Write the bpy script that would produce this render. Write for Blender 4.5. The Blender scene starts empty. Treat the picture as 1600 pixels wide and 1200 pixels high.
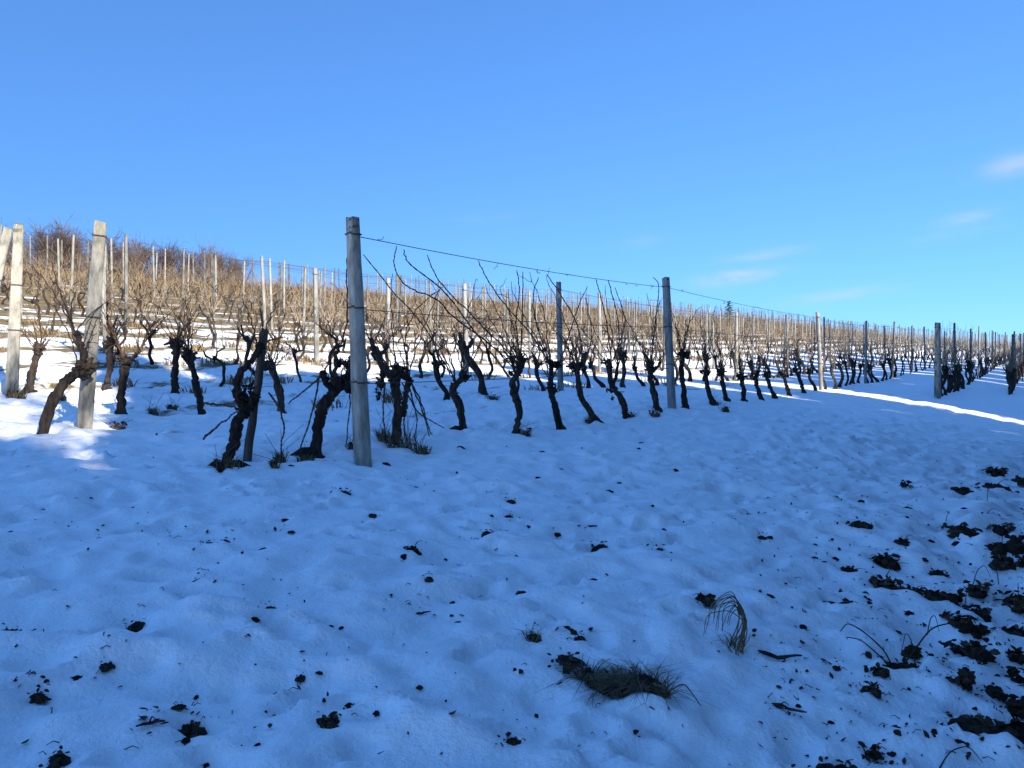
import bpy, math, random
import numpy as np

# ------------------------------------------------------------------ camera, sky, sun, exposure
SC = bpy.context.scene
COL = SC.collection
F = 1230.0                      # focal length in pixels of the 1600 px wide photograph
CAMZ = 1.40
cam_d = bpy.data.cameras.new('camera')
cam_d.sensor_width = 36.0
cam_d.lens = F / 1600 * 36.0
cam_d.clip_start = 0.05
cam_d.clip_end = 6000
cam = bpy.data.objects.new('camera', cam_d)
COL.objects.link(cam)
cam.location = (0, 0, CAMZ)
cam.rotation_euler = (math.radians(90), 0, 0)
SC.camera = cam

SUN_EL = math.radians(27)
SX, SY = 0.60, -0.80            # horizontal direction towards the sun: behind the viewer, to the right
SKY_STRENGTH = 0.105
SUN_STRENGTH = 4.4
SC.view_settings.view_transform = 'Standard'
SC.view_settings.look = 'None'
SC.view_settings.gamma = 1.0
SC.view_settings.exposure = 1.28
SC.render.engine = 'CYCLES'
SC.cycles.use_denoising = True
SC.cycles.max_bounces = 6
SC.cycles.diffuse_bounces = 3

world = bpy.data.worlds.new('World')
SC.world = world
world.use_nodes = True
wn, wl = world.node_tree.nodes, world.node_tree.links
wn.clear()
w_out = wn.new('ShaderNodeOutputWorld')
w_bg = wn.new('ShaderNodeBackground')
w_bg.inputs['Strength'].default_value = SKY_STRENGTH
w_sky = wn.new('ShaderNodeTexSky')
w_sky.sky_type = 'NISHITA'
w_sky.sun_disc = False
w_sky.sun_elevation = SUN_EL
w_sky.sun_rotation = math.atan2(-SX, SY)
w_sky.altitude = 200
w_sky.air_density = 1.0
w_sky.dust_density = 0.0
w_sky.ozone_density = 6.0
# the picture is balanced for the sun, so the whole sky turns bluer; its tones are compressed as in the photograph
w_gam = wn.new('ShaderNodeGamma')
w_gam.inputs['Gamma'].default_value = 0.60
wl.new(w_sky.outputs[0], w_gam.inputs['Color'])
w_hsv = wn.new('ShaderNodeMix')
w_hsv.data_type = 'RGBA'
w_hsv.blend_type = 'MULTIPLY'
w_hsv.inputs['Factor'].default_value = 1.0
w_hsv.inputs['B'].default_value = (0.52, 0.965, 1.62, 1)
wl.new(w_gam.outputs[0], w_hsv.inputs['A'])


def wmath(op, a, b=None, c=None, clamp=False):
    n = wn.new('ShaderNodeMath')
    n.operation = op
    n.use_clamp = clamp
    for i, s in enumerate((a, b, c)):
        if s is None:
            continue
        if isinstance(s, (int, float)):
            n.inputs[i].default_value = s
        else:
            wl.new(s, n.inputs[i])
    return n.outputs[0]


# a few thin fair-weather cloud wisps, fixed in the sky's own directions
w_tc = wn.new('ShaderNodeTexCoord')
w_sep = wn.new('ShaderNodeSeparateXYZ')
wl.new(w_tc.outputs['Generated'], w_sep.inputs[0])
azi = wmath('ARCTAN2', w_sep.outputs[0], w_sep.outputs[1])
ele = wmath('ARCSINE', w_sep.outputs[2])
w_cmb = wn.new('ShaderNodeCombineXYZ')
wl.new(wmath('MULTIPLY', azi, 1.0), w_cmb.inputs[0])
wl.new(wmath('MULTIPLY', ele, 3.2), w_cmb.inputs[1])
w_noise = wn.new('ShaderNodeTexNoise')
w_noise.inputs['Scale'].default_value = 26
w_noise.inputs['Detail'].default_value = 5
w_noise.inputs['Roughness'].default_value = 0.55
wl.new(w_cmb.outputs[0], w_noise.inputs['Vector'])
wisps = None
for px, py, hx, hy, amp in ((1148, 433, 46, 9, .60), (1195, 398, 46, 7, .30), (1310, 461, 55, 7, .34), (1590, 256, 32, 12, .48),
                            (1510, 342, 28, 8, .34), (1490, 366, 36, 6, .2), (1000, 378, 28, 8, .12), (760, 340, 45, 8, .07)):
    dx, dz = (px - 800) / F, (600 - py) / F
    a0 = math.atan2(dx, 1.0)
    e0 = math.asin(dz / math.sqrt(1 + dx * dx + dz * dz))
    ea = wmath('DIVIDE', wmath('SUBTRACT', azi, a0), hx / F * 1.05)
    slope = wmath('MULTIPLY', wmath('SUBTRACT', azi, a0), 0.10)
    eb = wmath('DIVIDE', wmath('SUBTRACT', wmath('SUBTRACT', ele, e0), slope), hy / F)
    r2 = wmath('ADD', wmath('MULTIPLY', ea, ea), wmath('MULTIPLY', eb, eb))
    g = wmath('MULTIPLY', wmath('EXPONENT', wmath('MULTIPLY', r2, -0.8)), amp)
    wisps = g if wisps is None else wmath('MAXIMUM', wisps, g)
ns = wmath('MULTIPLY', wmath('SUBTRACT', w_noise.outputs[0], 0.22), 2.8, clamp=True)
cloud = wmath('MULTIPLY', wisps, ns, clamp=True)
w_mix = wn.new('ShaderNodeMix')
w_mix.data_type = 'RGBA'
wl.new(cloud, w_mix.inputs['Factor'])
wl.new(w_hsv.outputs['Result'], w_mix.inputs['A'])
w_mix.inputs['B'].default_value = (2.7, 3.0, 3.8, 1)
wl.new(w_mix.outputs['Result'], w_bg.inputs['Color'])
wl.new(w_bg.outputs[0], w_out.inputs['Surface'])

sun_d = bpy.data.lights.new('sun', 'SUN')
sun_d.energy = SUN_STRENGTH
sun_d.angle = math.radians(0.5)
sun_d.color = (1.0, 0.93, 0.82)
sun = bpy.data.objects.new('sun', sun_d)
COL.objects.link(sun)
sun.rotation_euler = (math.radians(90) - SUN_EL, 0, math.atan2(SX, -SY))
sun.location = (12, -16, 20)

# ------------------------------------------------------------------ numeric helpers
RNG = np.random.default_rng(7)
random.seed(7)
DU = np.array([0.559, 0.829])          # along the vine rows
DV = np.array([-0.829, 0.559])         # up the slope, across the rows
O0 = np.array([-1.30, 6.85])           # foot of the first post of the front row


def hash2(ix, iy, seed):
    h = (ix.astype(np.int64) * 374761393 + iy.astype(np.int64) * 668265263 + seed * 1442695041) & 0xFFFFFFFF
    h = ((h ^ (h >> 13)) * 1274126177) & 0xFFFFFFFF
    h = h ^ (h >> 16)
    return (h & 0xFFFF) / 65535.0


def vnoise(x, y, seed=0):
    ix, iy = np.floor(x), np.floor(y)
    fx, fy = x - ix, y - iy
    fx = fx * fx * fx * (fx * (fx * 6 - 15) + 10)
    fy = fy * fy * fy * (fy * (fy * 6 - 15) + 10)
    a, b = hash2(ix, iy, seed), hash2(ix + 1, iy, seed)
    c, d = hash2(ix, iy + 1, seed), hash2(ix + 1, iy + 1, seed)
    return (a + (b - a) * fx) * (1 - fy) + (c + (d - c) * fx) * fy - 0.5


FV = np.array([(-400, -6), (-60, -5.5), (-30, -3.6), (-12, -1.55), (-4.9, -.70), (-2.5, -.30), (0, 0), (2.9, .20), (5.7, .46), (8.4, .82), (12, 1.36),
               (21, 2.85), (32, 4.75), (42, 6.3), (47, 6.75), (55, 6.6), (90, 4.5), (400, 0), (3000, -10)])
GU = np.array([(-3000, -3), (-60, -1.2), (-5, -.13), (0, 0), (16, .44), (30, 1.0), (60, 2.35), (110, 4.9), (165, 7.4), (200, 7.9), (400, 4), (3000, -12)])


def smooth_curve(tab, w):
    xs = np.concatenate([np.arange(-420, 420, 0.25)])
    ys = np.interp(xs, tab[:, 0], tab[:, 1])
    k = int(w / 0.25)
    ker = np.hanning(2 * k + 3)
    ker /= ker.sum()
    pad = np.pad(ys, (k + 1, k + 1), mode='edge')
    ys2 = np.convolve(pad, ker, mode='valid')
    return xs, ys2


FVX, FVY = smooth_curve(FV, 2.0)
GUX, GUY = smooth_curve(GU, 8.0)


def uv_of(x, y):
    dx, dy = x - O0[0], y - O0[1]
    return dx * DU[0] + dy * DU[1], dx * DV[0] + dy * DV[1]


def xy_of(u, v):
    p = O0 + DU * u + DV * v
    return float(p[0]), float(p[1])


def z_smooth(x, y):
    u, v = uv_of(x, y)
    fz = np.where(np.abs(v) < 400, np.interp(v, FVX, FVY), np.interp(v, FV[:, 0], FV[:, 1]))
    gz = np.where(np.abs(u) < 400, np.interp(u, GUX, GUY), np.interp(u, GU[:, 0], GU[:, 1]))
    z = CAMZ - .62 + fz + gz
    z = z + 0.10 * vnoise(x / 3.1, y / 3.1, 3) + 0.25 * vnoise(x / 11.0, y / 11.0, 4) * np.clip((y - 10) / 10, 0, 1)
    # little bank rising beyond the lower right corner
    z = z + 0.35 * np.exp(-(((x - 5.2) / 1.6) ** 2 + ((y - 4.6) / 2.6) ** 2))
    return z


DENTS = []        # (x, y, rx, ry, angle, depth)


def z_snow(x, y):
    z = z_smooth(x, y)
    d = np.hypot(x, y)
    near = np.clip((26 - d) / 14, 0, 1)
    wx = x + 0.25 * vnoise(x / .7, y / .7, 21)
    wy = y + 0.25 * vnoise(x / .7, y / .7, 22)
    z = z + near * (0.075 * vnoise(wx / .95, wy / .62, 5) + 0.07 * vnoise(wx / .30, wy / .20, 6) + 0.046 * vnoise(wx / .14, wy / .10, 7) + .018 * vnoise(x / .065, y / .055, 10))
    bank = 1 / (1 + np.exp(-(x - .45 * y - .25) / .18)) * near * np.clip((9 - y) / 2, 0, 1)
    z = z + bank * (0.10 * vnoise(x / .30, y / .26, 11) + .06 * vnoise(x / .12, y / .11, 12))
    # trodden texture on the headland track
    u, v = uv_of(x, y)
    tr = np.exp(-((v + 2.6) / 1.5) ** 2) * np.clip((u - 1) / 3, 0, 1) * near
    n = vnoise(u / .42, v / .22, 8)
    z = z - tr * 0.10 * np.clip(n - .08, 0, 1) + tr * .03 * vnoise(u / .18, v / .14, 9)
    return z


def apply_dents(X, Y, Z):
    for (cx, cy, rx, ry, an, dp) in DENTS:
        R = max(rx, ry) * 2.4
        i0, i1 = np.searchsorted(X[0], (cx - R, cx + R))
        j0, j1 = np.searchsorted(Y[:, 0], (cy - R, cy + R))
        if i1 <= i0 or j1 <= j0:
            continue
        xx, yy = X[j0:j1, i0:i1] - cx, Y[j0:j1, i0:i1] - cy
        c, s = math.cos(an), math.sin(an)
        a, b = (xx * c + yy * s) / rx, (-xx * s + yy * c) / ry
        a = a + .35 * vnoise(X[j0:j1, i0:i1] / .06, Y[j0:j1, i0:i1] / .06, 31)
        r2 = a * a + b * b
        Z[j0:j1, i0:i1] += -dp * np.exp(-r2 ** 1.5) + dp * .22 * np.exp(-((np.sqrt(r2) - 1.45) / .35) ** 2)
    return Z


def gz(x, y):
    return float(z_snow(np.array([float(x)]), np.array([float(y)]))[0])


def at(px, py):
    """where the ray through a photograph pixel meets the snow"""
    d = np.array([(px - 800) / F, 1.0, (600 - py) / F])
    t = np.concatenate([np.arange(1.2, 30, .02), np.arange(30, 160, .2)])
    X, Y, Z = d[0] * t, d[1] * t, CAMZ + d[2] * t
    g = z_smooth(X, Y)
    k = np.where(Z < g)[0]
    k = k[0] if len(k) else len(t) - 1
    return float(X[k]), float(Y[k]), gz(X[k], Y[k])


def on_row(px, v):
    """(x, y) on the vine row v seen at photograph column px"""
    m = (px - 800) / F
    # v = (mY - ox)*DV0 + (Y - oy)*DV1
    Y = (v + O0[0] * DV[0] + O0[1] * DV[1]) / (m * DV[0] + DV[1])
    return m * Y, Y


def row_pt(px, py, v):
    x, y = on_row(px, v)
    return np.array([x, y, CAMZ + (600 - py) / F * y])


def proj(x, y, z):
    if y < .3:
        return -9999, -9999
    return 800 + F * x / y, 600 - F * (z - CAMZ) / y


# ------------------------------------------------------------------ mesh helpers
class MB:
    """collects vertices and faces of one mesh"""

    def __init__(self):
        self.v, self.q, self.t, self.n = [], [], [], 0

    def add(self, V, Q=None, T=None):
        V = np.asarray(V, float)
        if Q is not None and len(Q):
            self.q.append(np.asarray(Q, int) + self.n)
        if T is not None and len(T):
            self.t.append(np.asarray(T, int) + self.n)
        self.v.append(V)
        self.n += len(V)
        return self

    def tube(self, pts, rad, sides=6, rough=0.0, cap=True, rng=None):
        pts = np.asarray(pts, float)
        n = len(pts)
        rad = np.broadcast_to(np.asarray(rad, float), (n,))
        tan = np.gradient(pts, axis=0)
        tan /= np.linalg.norm(tan, axis=1)[:, None] + 1e-9
        ref = np.array([.31, .93, .2]) if abs(tan[n // 2][2]) > .6 else np.array([0.1, .2, 1.0])
        a = np.cross(tan, ref)
        a /= np.linalg.norm(a, axis=1)[:, None] + 1e-9
        b = np.cross(tan, a)
        ang = np.arange(sides) * 2 * math.pi / sides
        rr = rad[:, None] * np.ones((1, sides))
        if rough and rng is not None:
            nz = rng.uniform(-1, 1, (n, sides))
            if n > 8:                       # bark ridges run along the wood
                for _ in range(3):
                    nz[1:-1] = (nz[:-2] + nz[1:-1] + nz[2:]) / 3
                nz *= 2.0
            rr = rr * (1 + rough * nz)
        V = pts[:, None, :] + rr[:, :, None] * (np.cos(ang)[None, :, None] * a[:, None, :] + np.sin(ang)[None, :, None] * b[:, None, :])
        V = V.reshape(-1, 3)
        i = np.arange(n - 1)[:, None] * sides
        k = np.arange(sides)[None, :]
        k2 = (k + 1) % sides
        Q = np.stack([i + k, i + k2, i + sides + k2, i + sides + k], -1).reshape(-1, 4)
        T = None
        if cap:
            V = np.vstack([V, pts[-1] + tan[-1] * rad[-1] * .4, pts[0]])
            e = (n - 1) * sides
            kk = np.arange(sides)
            T = np.vstack([np.stack([e + kk, e + (kk + 1) % sides, np.full(sides, n * sides)], -1),
                           np.stack([(kk + 1) % sides, kk, np.full(sides, n * sides + 1)], -1)])
        return self.add(V, Q, T)

    def merge(self, o, M=None, off=None):
        V = np.vstack(o.v)
        if M is not None:
            V = V @ M.T
        if off is not None:
            V = V + off
        return self.add(V, np.vstack(o.q) if o.q else None, np.vstack(o.t) if o.t else None)

    def mesh(self, name, mat, smooth=True):
        me = bpy.data.meshes.new(name)
        V = np.vstack(self.v)
        Q = np.vstack(self.q) if self.q else np.zeros((0, 4), int)
        T = np.vstack(self.t) if self.t else np.zeros((0, 3), int)
        me.vertices.add(len(V))
        me.vertices.foreach_set('co', V.ravel())
        me.loops.add(len(Q) * 4 + len(T) * 3)
        me.loops.foreach_set('vertex_index', np.concatenate([Q.ravel(), T.ravel()]).astype(np.int32))
        me.polygons.add(len(Q) + len(T))
        me.polygons.foreach_set('loop_start', np.concatenate([np.arange(len(Q)) * 4, len(Q) * 4 + np.arange(len(T)) * 3]).astype(np.int32))
        me.update(calc_edges=True)
        me.validate()
        if smooth:
            me.polygons.foreach_set('use_smooth', np.ones(len(me.polygons), bool))
        me.materials.append(mat)
        return me


def link(name, data, parent=None, loc=(0, 0, 0), rz=0.0):
    o = bpy.data.objects.new(name, data)
    COL.objects.link(o)
    o.location = loc
    o.rotation_euler = (0, 0, rz)
    if parent is not None:
        o.parent = parent
        if name in ('leaf_scraps', 'leaves', 'blades', 'twigs', 'stalks', 'canes', 'stems', 'crown'):
            o['kind'] = 'stuff'          # too small to pick apart
    return o


def tag(o, label=None, cat=None, group=None, kind=None):
    if label:
        o['label'] = label
    if cat:
        o['category'] = cat
    if group:
        o['group'] = group
    if kind:
        o['kind'] = kind
    return o


ORD = ('zeroth first second third fourth fifth sixth seventh eighth ninth tenth eleventh twelfth thirteenth fourteenth fifteenth sixteenth '
       'seventeenth eighteenth nineteenth twentieth').split()
TENS = {20: 'twenty', 30: 'thirty', 40: 'forty', 50: 'fifty', 60: 'sixty', 70: 'seventy', 80: 'eighty', 90: 'ninety'}


def ordw(n):
    if n <= 20:
        return ORD[n]
    t, r = n // 10 * 10, n % 10
    return TENS[t] + '-' + ORD[r] if r else TENS[t][:-1] + 'ieth'


# ------------------------------------------------------------------ materials
def new_mat(name):
    m = bpy.data.materials.new(name)
    m.use_nodes = True
    nt = m.node_tree
    return m, nt, nt.nodes['Principled BSDF']


def mnode(nt, typ, **kw):
    n = nt.nodes.new(typ)
    for k, v in kw.items():
        setattr(n, k, v)
    return n


def mmath(nt, op, a, b=None, clamp=False):
    n = nt.nodes.new('ShaderNodeMath')
    n.operation = op
    n.use_clamp = clamp
    for i, s in enumerate((a, b)):
        if s is None:
            continue
        if isinstance(s, (int, float)):
            n.inputs[i].default_value = s
        else:
            nt.links.new(s, n.inputs[i])
    return n.outputs[0]


def ramp(nt, fac, stops):
    r = nt.nodes.new('ShaderNodeValToRGB')
    els = r.color_ramp.elements
    while len(els) < len(stops):
        els.new(.5)
    for e, (p, c) in zip(els, stops):
        e.position = p
        e.color = (*c, 1)
    nt.links.new(fac, r.inputs[0])
    return r.outputs[0]


def noise(nt, vec, scale, detail=4, rough=.55):
    n = nt.nodes.new('ShaderNodeTexNoise')
    n.inputs['Scale'].default_value = scale
    n.inputs['Detail'].default_value = detail
    n.inputs['Roughness'].default_value = rough
    if vec is not None:
        nt.links.new(vec, n.inputs['Vector'])
    return n.outputs[0]


def simple_mat(name, stops, scale=8, rough=.9, bump=.0, bscale=60, stretch=(1, 1, 1), per_object=.0, spec=.2):
    m, nt, bs = new_mat(name)
    tc = mnode(nt, 'ShaderNodeTexCoord')
    mp = mnode(nt, 'ShaderNodeMapping')
    mp.inputs['Scale'].default_value = stretch
    nt.links.new(tc.outputs['Object'], mp.inputs[0])
    f = noise(nt, mp.outputs[0], scale)
    if per_object:
        oi = mnode(nt, 'ShaderNodeObjectInfo')
        f = mmath(nt, 'ADD', f, mmath(nt, 'MULTIPLY', mmath(nt, 'SUBTRACT', oi.outputs['Random'], .5), per_object), True)
    nt.links.new(ramp(nt, f, stops), bs.inputs['Base Color'])
    bs.inputs['Roughness'].default_value = rough
    bs.inputs['Specular IOR Level'].default_value = spec
    if bump:
        b = mnode(nt, 'ShaderNodeBump')
        b.inputs['Strength'].default_value = bump
        b.inputs['Distance'].default_value = .02
        nt.links.new(noise(nt, mp.outputs[0], bscale, 3), b.inputs['Height'])
        nt.links.new(b.outputs[0], bs.inputs['Normal'])
    return m


M_BARK = simple_mat('old_vine_bark', [(.25, (.012, .009, .007)), (.5, (.038, .028, .021)), (.8, (.095, .075, .055))], 26, .95, 1.0, 60, (1, 1, .2), .2)
M_CANE = simple_mat('vine_cane_bark', [(.28, (.055, .042, .03)), (.42, (.17, .125, .085)), (.55, (.31, .24, .165)), (.75, (.47, .38, .27))], 3.2, .75, 0, 60, (1, 1, .35), .35)
M_CANE_DARK = simple_mat('dark_vine_cane', [(.2, (.045, .026, .016)), (.5, (.09, .053, .032)), (.8, (.15, .10, .06))], 9, .8)
M_CONC = simple_mat('weathered_concrete', [(.25, (.07, .066, .05)), (.40, (.19, .18, .145)), (.52, (.31, .29, .235)), (.75, (.47, .44, .37))], 13, .92, .8, 60, (1, 1, .3), .16)
M_CONC_GREY = simple_mat('old_grey_concrete', [(.25, (.06, .06, .055)), (.42, (.15, .148, .135)), (.55, (.23, .225, .20)), (.75, (.33, .32, .285))], 10, .92, .6, 60, (1, 1, .3), .4)
M_CONC_MOSS = simple_mat('lichen_stained_concrete', [(.2, (.055, .058, .04)), (.5, (.13, .125, .09)), (.8, (.24, .23, .17))], 14, .95, .6, 60)
M_STAKE = simple_mat('grey_brown_stake_wood', [(.25, (.035, .026, .02)), (.55, (.085, .066, .05)), (.8, (.15, .12, .09))], 16, .9, .8, 40, (1, 1, .1))
M_WIRE = simple_mat('rusty_wire', [(.3, (.05, .035, .028)), (.7, (.11, .085, .07))], 30, .6)
M_GRASS = simple_mat('dry_winter_grass', [(.25, (.10, .07, .034)), (.5, (.24, .17, .083)), (.75, (.38, .28, .15))], 2.2, .85, 0, 60, (1, 1, 1), .3)
M_GRASS_DARK = simple_mat('damp_matted_grass', [(.25, (.05, .036, .02)), (.5, (.14, .103, .055)), (.75, (.29, .22, .125))], 9, .85, 0, 60, (1, 1, 1), .25)
M_SOIL = simple_mat('wet_dark_soil', [(.3, (.012, .009, .006)), (.5, (.034, .025, .017)), (.75, (.075, .056, .036))], 26, .9, .8, 60)
M_LEAF = simple_mat('dead_brown_leaves', [(.25, (.016, .010, .007)), (.5, (.05, .031, .018)), (.75, (.13, .08, .045))], 14, .8, 0, 60, (1, 1, 1), .3)
M_BRUSH = simple_mat('russet_brush', [(.25, (.09, .055, .03)), (.5, (.22, .15, .075)), (.75, (.36, .26, .13))], 1.3, .9, 0, 60)
M_TWIG = simple_mat('bare_shrub_twigs', [(.3, (.06, .043, .038)), (.55, (.12, .083, .066)), (.8, (.18, .128, .094))], 2.0, .9, 0, 60, (1, 1, 1), .4)
M_EVER = simple_mat('evergreen_needles', [(.3, (.018, .03, .012)), (.55, (.04, .062, .022)), (.8, (.07, .09, .035))], 1.7, .8)
M_TRUNK = simple_mat('conifer_bark', [(.3, (.05, .035, .025)), (.7, (.14, .10, .075))], 12, .95, .6, 30, (1, 1, .2))
M_GRAPE = simple_mat('shrivelled_grapes', [(.3, (.012, .008, .016)), (.7, (.04, .022, .035))], 40, .6)

# snow: white, with bare earth and dry turf thawed out under the vine rows further up the slope
ROW_V = [0.0, 2.9, 5.7] + [8.4 + 2.7 * i for i in range(13)]
M_SNOW, nt, bs = new_mat('old_snow')
tc = mnode(nt, 'ShaderNodeTexCoord')
sp = mnode(nt, 'ShaderNodeSeparateXYZ')
nt.links.new(tc.outputs['Object'], sp.inputs[0])
ox = mmath(nt, 'SUBTRACT', sp.outputs[0], float(O0[0]))
oy = mmath(nt, 'SUBTRACT', sp.outputs[1], float(O0[1]))
uu = mmath(nt, 'ADD', mmath(nt, 'MULTIPLY', ox, float(DU[0])), mmath(nt, 'MULTIPLY', oy, float(DU[1])))
vv = mmath(nt, 'ADD', mmath(nt, 'MULTIPLY', ox, float(DV[0])), mmath(nt, 'MULTIPLY', oy, float(DV[1])))
cb = mnode(nt, 'ShaderNodeCombineXYZ')
nt.links.new(uu, cb.inputs[0])
nt.links.new(mmath(nt, 'MULTIPLY', vv, 2.0), cb.inputs[1])
rowd = mmath(nt, 'PINGPONG', mmath(nt, 'SUBTRACT', vv, 8.4 - 27.0), 1.125)      # 0 on a row, 1.35 between rows
onrow = mmath(nt, 'SUBTRACT', 1.0, mmath(nt, 'DIVIDE', rowd, 1.125), True)
mr = mnode(nt, 'ShaderNodeMapRange')
nt.links.new(vv, mr.inputs['Value'])
mr.inputs['From Min'].default_value = 4.0
mr.inputs['From Max'].default_value = 22.0
mr.inputs['To Min'].default_value = -.19
mr.inputs['To Max'].default_value = .16
mr2 = mnode(nt, 'ShaderNodeMapRange')
nt.links.new(vv, mr2.inputs['Value'])
mr2.inputs['From Min'].default_value = 38.5
mr2.inputs['From Max'].default_value = 41.0
mr2.inputs['To Min'].default_value = 0
mr2.inputs['To Max'].default_value = .5
n1 = noise(nt, cb.outputs[0], 1.1, 5, .62)
lowv = mmath(nt, 'GREATER_THAN', vv, 1.8)
bare = mmath(nt, 'ADD', mmath(nt, 'ADD', n1, mmath(nt, 'MULTIPLY', onrow, .26)), mmath(nt, 'ADD', mr.outputs[0], mr2.outputs[0]))
bare = mmath(nt, 'MULTIPLY', mmath(nt, 'MULTIPLY', mmath(nt, 'SUBTRACT', bare, .56), 9.0, True), lowv, True)
n2 = noise(nt, tc.outputs['Object'], 3.3, 6, .65)
turf = ramp(nt, n2, [(.3, (.045, .032, .018)), (.47, (.15, .115, .04)), (.58, (.21, .15, .07)), (.75, (.30, .20, .11))])
# specks of soil and chaff kicked onto the snow
n3 = noise(nt, tc.outputs['Object'], 21, 3, .6)
n4 = noise(nt, tc.outputs['Object'], 1.7, 3, .6)
speck = mmath(nt, 'MULTIPLY', mmath(nt, 'SUBTRACT', mmath(nt, 'ADD', n3, mmath(nt, 'MULTIPLY', n4, .5)), 1.03), 16, True)
mx = mnode(nt, 'ShaderNodeMix', data_type='RGBA')
nt.links.new(speck, mx.inputs['Factor'])
mx.inputs['A'].default_value = (.93, .94, .94, 1)
mx.inputs['B'].default_value = (.06, .045, .03, 1)
mx2 = mnode(nt, 'ShaderNodeMix', data_type='RGBA')
nt.links.new(bare, mx2.inputs['Factor'])
nt.links.new(mx.outputs['Result'], mx2.inputs['A'])
nt.links.new(turf, mx2.inputs['B'])
nt.links.new(mx2.outputs['Result'], bs.inputs['Base Color'])
bs.inputs['Roughness'].default_value = .65
bs.inputs['Specular IOR Level'].default_value = .25
bp = mnode(nt, 'ShaderNodeBump')
bp.inputs['Strength'].default_value = .8
bp.inputs['Distance'].default_value = .02
hb = mmath(nt, 'ADD', noise(nt, tc.outputs['Object'], 14, 6, .6), mmath(nt, 'MULTIPLY', noise(nt, tc.outputs['Object'], 70, 3), .25))
nt.links.new(hb, bp.inputs['Height'])
nt.links.new(bp.outputs[0], bs.inputs['Normal'])


# ------------------------------------------------------------------ small builders used all over the ground
def grass_blades(mb, rng, n, h, spread, lean=.5, width=.006, flat=0.0, center=(0, 0, 0)):
    """bent blades, two segments each"""
    a = rng.uniform(0, 2 * math.pi, n)
    r = spread * np.sqrt(rng.uniform(0, 1, n))
    bx, by = r * np.cos(a) + center[0], r * np.sin(a) + center[1]
    hh = h * rng.uniform(.45, 1.0, n)
    la = rng.uniform(0, 2 * math.pi, n) * .6 + a * .4
    l1, l2 = lean * rng.uniform(.1, .6, n) * hh, lean * rng.uniform(.5, 1.8, n) * hh
    z1, z2 = hh * .6 * (1 - flat * .6), hh * rng.uniform(.55, 1.0, n) * (1 - flat * .8)
    wa = rng.uniform(0, math.pi, n)
    wx, wy = np.cos(wa) * width * .5, np.sin(wa) * width * .5
    z0 = np.full(n, center[2] - .015)
    P = np.stack([
        np.stack([bx - wx, by - wy, z0], -1), np.stack([bx + wx, by + wy, z0], -1),
        np.stack([bx + np.cos(la) * l1 + wx * .8, by + np.sin(la) * l1 + wy * .8, center[2] + z1], -1),
        np.stack([bx + np.cos(la) * l1 - wx * .8, by + np.sin(la) * l1 - wy * .8, center[2] + z1], -1),
        np.stack([bx + np.cos(la) * l2, by + np.sin(la) * l2, center[2] + z2], -1)], 1).reshape(-1, 3)
    i = np.arange(n)[:, None] * 5
    mb.add(P, i + np.array([[0, 1, 2, 3]]), i + np.array([[3, 2, 4]]))


def clod_mb(rng, rx, ry, rz, lump=.55):
    """a ragged lump of soil, mostly sunk in the snow"""
    mb = MB()
    nu, nv = 22, 8
    th = np.arange(nu) * 2 * math.pi / nu
    V = []
    off = rng.uniform(0, 90)
    prof = 1 + lump * np.array([float(vnoise(np.array([off + 2.2 * math.cos(t)]), np.array([off + 2.2 * math.sin(t)]), 41)[0]) * 2.4 for t in th])
    for j in range(nv):
        f = (j / (nv - 1))
        ph = f * math.pi * .5
        rad = math.cos(ph) * prof * (1 + .14 * rng.uniform(-1, 1, nu) * (j < nv - 1))
        z = -rz * .7 + rz * 1.7 * math.sin(ph) * (1 + lump * .45 * rng.uniform(-1, 1, nu) * (0 < j < nv - 1))
        V.append(np.stack([rx * rad * np.cos(th), ry * rad * np.sin(th), np.broadcast_to(z, (nu,))], -1))
    V = np.vstack(V)
    i = np.arange(nv - 1)[:, None] * nu
    k = np.arange(nu)[None, :]
    Q = np.stack([i + k, i + (k + 1) % nu, i + nu + (k + 1) % nu, i + nu + k], -1).reshape(-1, 4)
    mb.add(V, Q)
    return mb


def leaves_mb(rng, n, spread, size, h=.04):
    """curled dead leaves lying in a heap"""
    mb = MB()
    for _ in range(n):
        a, r = rng.uniform(0, 6.28), spread * math.sqrt(rng.uniform(0, 1))
        c = np.array([r * math.cos(a), r * math.sin(a) * .7, rng.uniform(0, h)])
        L = size * rng.uniform(.6, 1.2)
        W = L * rng.uniform(.4, .75)
        g = []
        for iy, (yy, ww) in enumerate(((-.5, .12), (-.22, .9), (.1, 1.0), (.32, .55), (.5, .05))):
            for xx in (-.5, 0, .5):
                g.append((xx * W * ww, yy * L, (abs(xx) * .7 * ww * W + .35 * L * yy * yy) * rng.uniform(.6, 1.3)))
        g = np.array(g)
        ax, ay, az = rng.uniform(-.9, .9), rng.uniform(-.9, .9), rng.uniform(0, 6.28)
        Rx = np.array([[1, 0, 0], [0, math.cos(ax), -math.sin(ax)], [0, math.sin(ax), math.cos(ax)]])
        Ry = np.array([[math.cos(ay), 0, math.sin(ay)], [0, 1, 0], [-math.sin(ay), 0, math.cos(ay)]])
        Rz = np.array([[math.cos(az), -math.sin(az), 0], [math.sin(az), math.cos(az), 0], [0, 0, 1]])
        g = g @ (Rz @ Ry @ Rx).T + c
        Q = [[r0 * 3 + k, r0 * 3 + k + 1, r0 * 3 + k + 4, r0 * 3 + k + 3] for r0 in range(4) for k in (0, 1)]
        mb.add(g, Q)
    return mb


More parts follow.
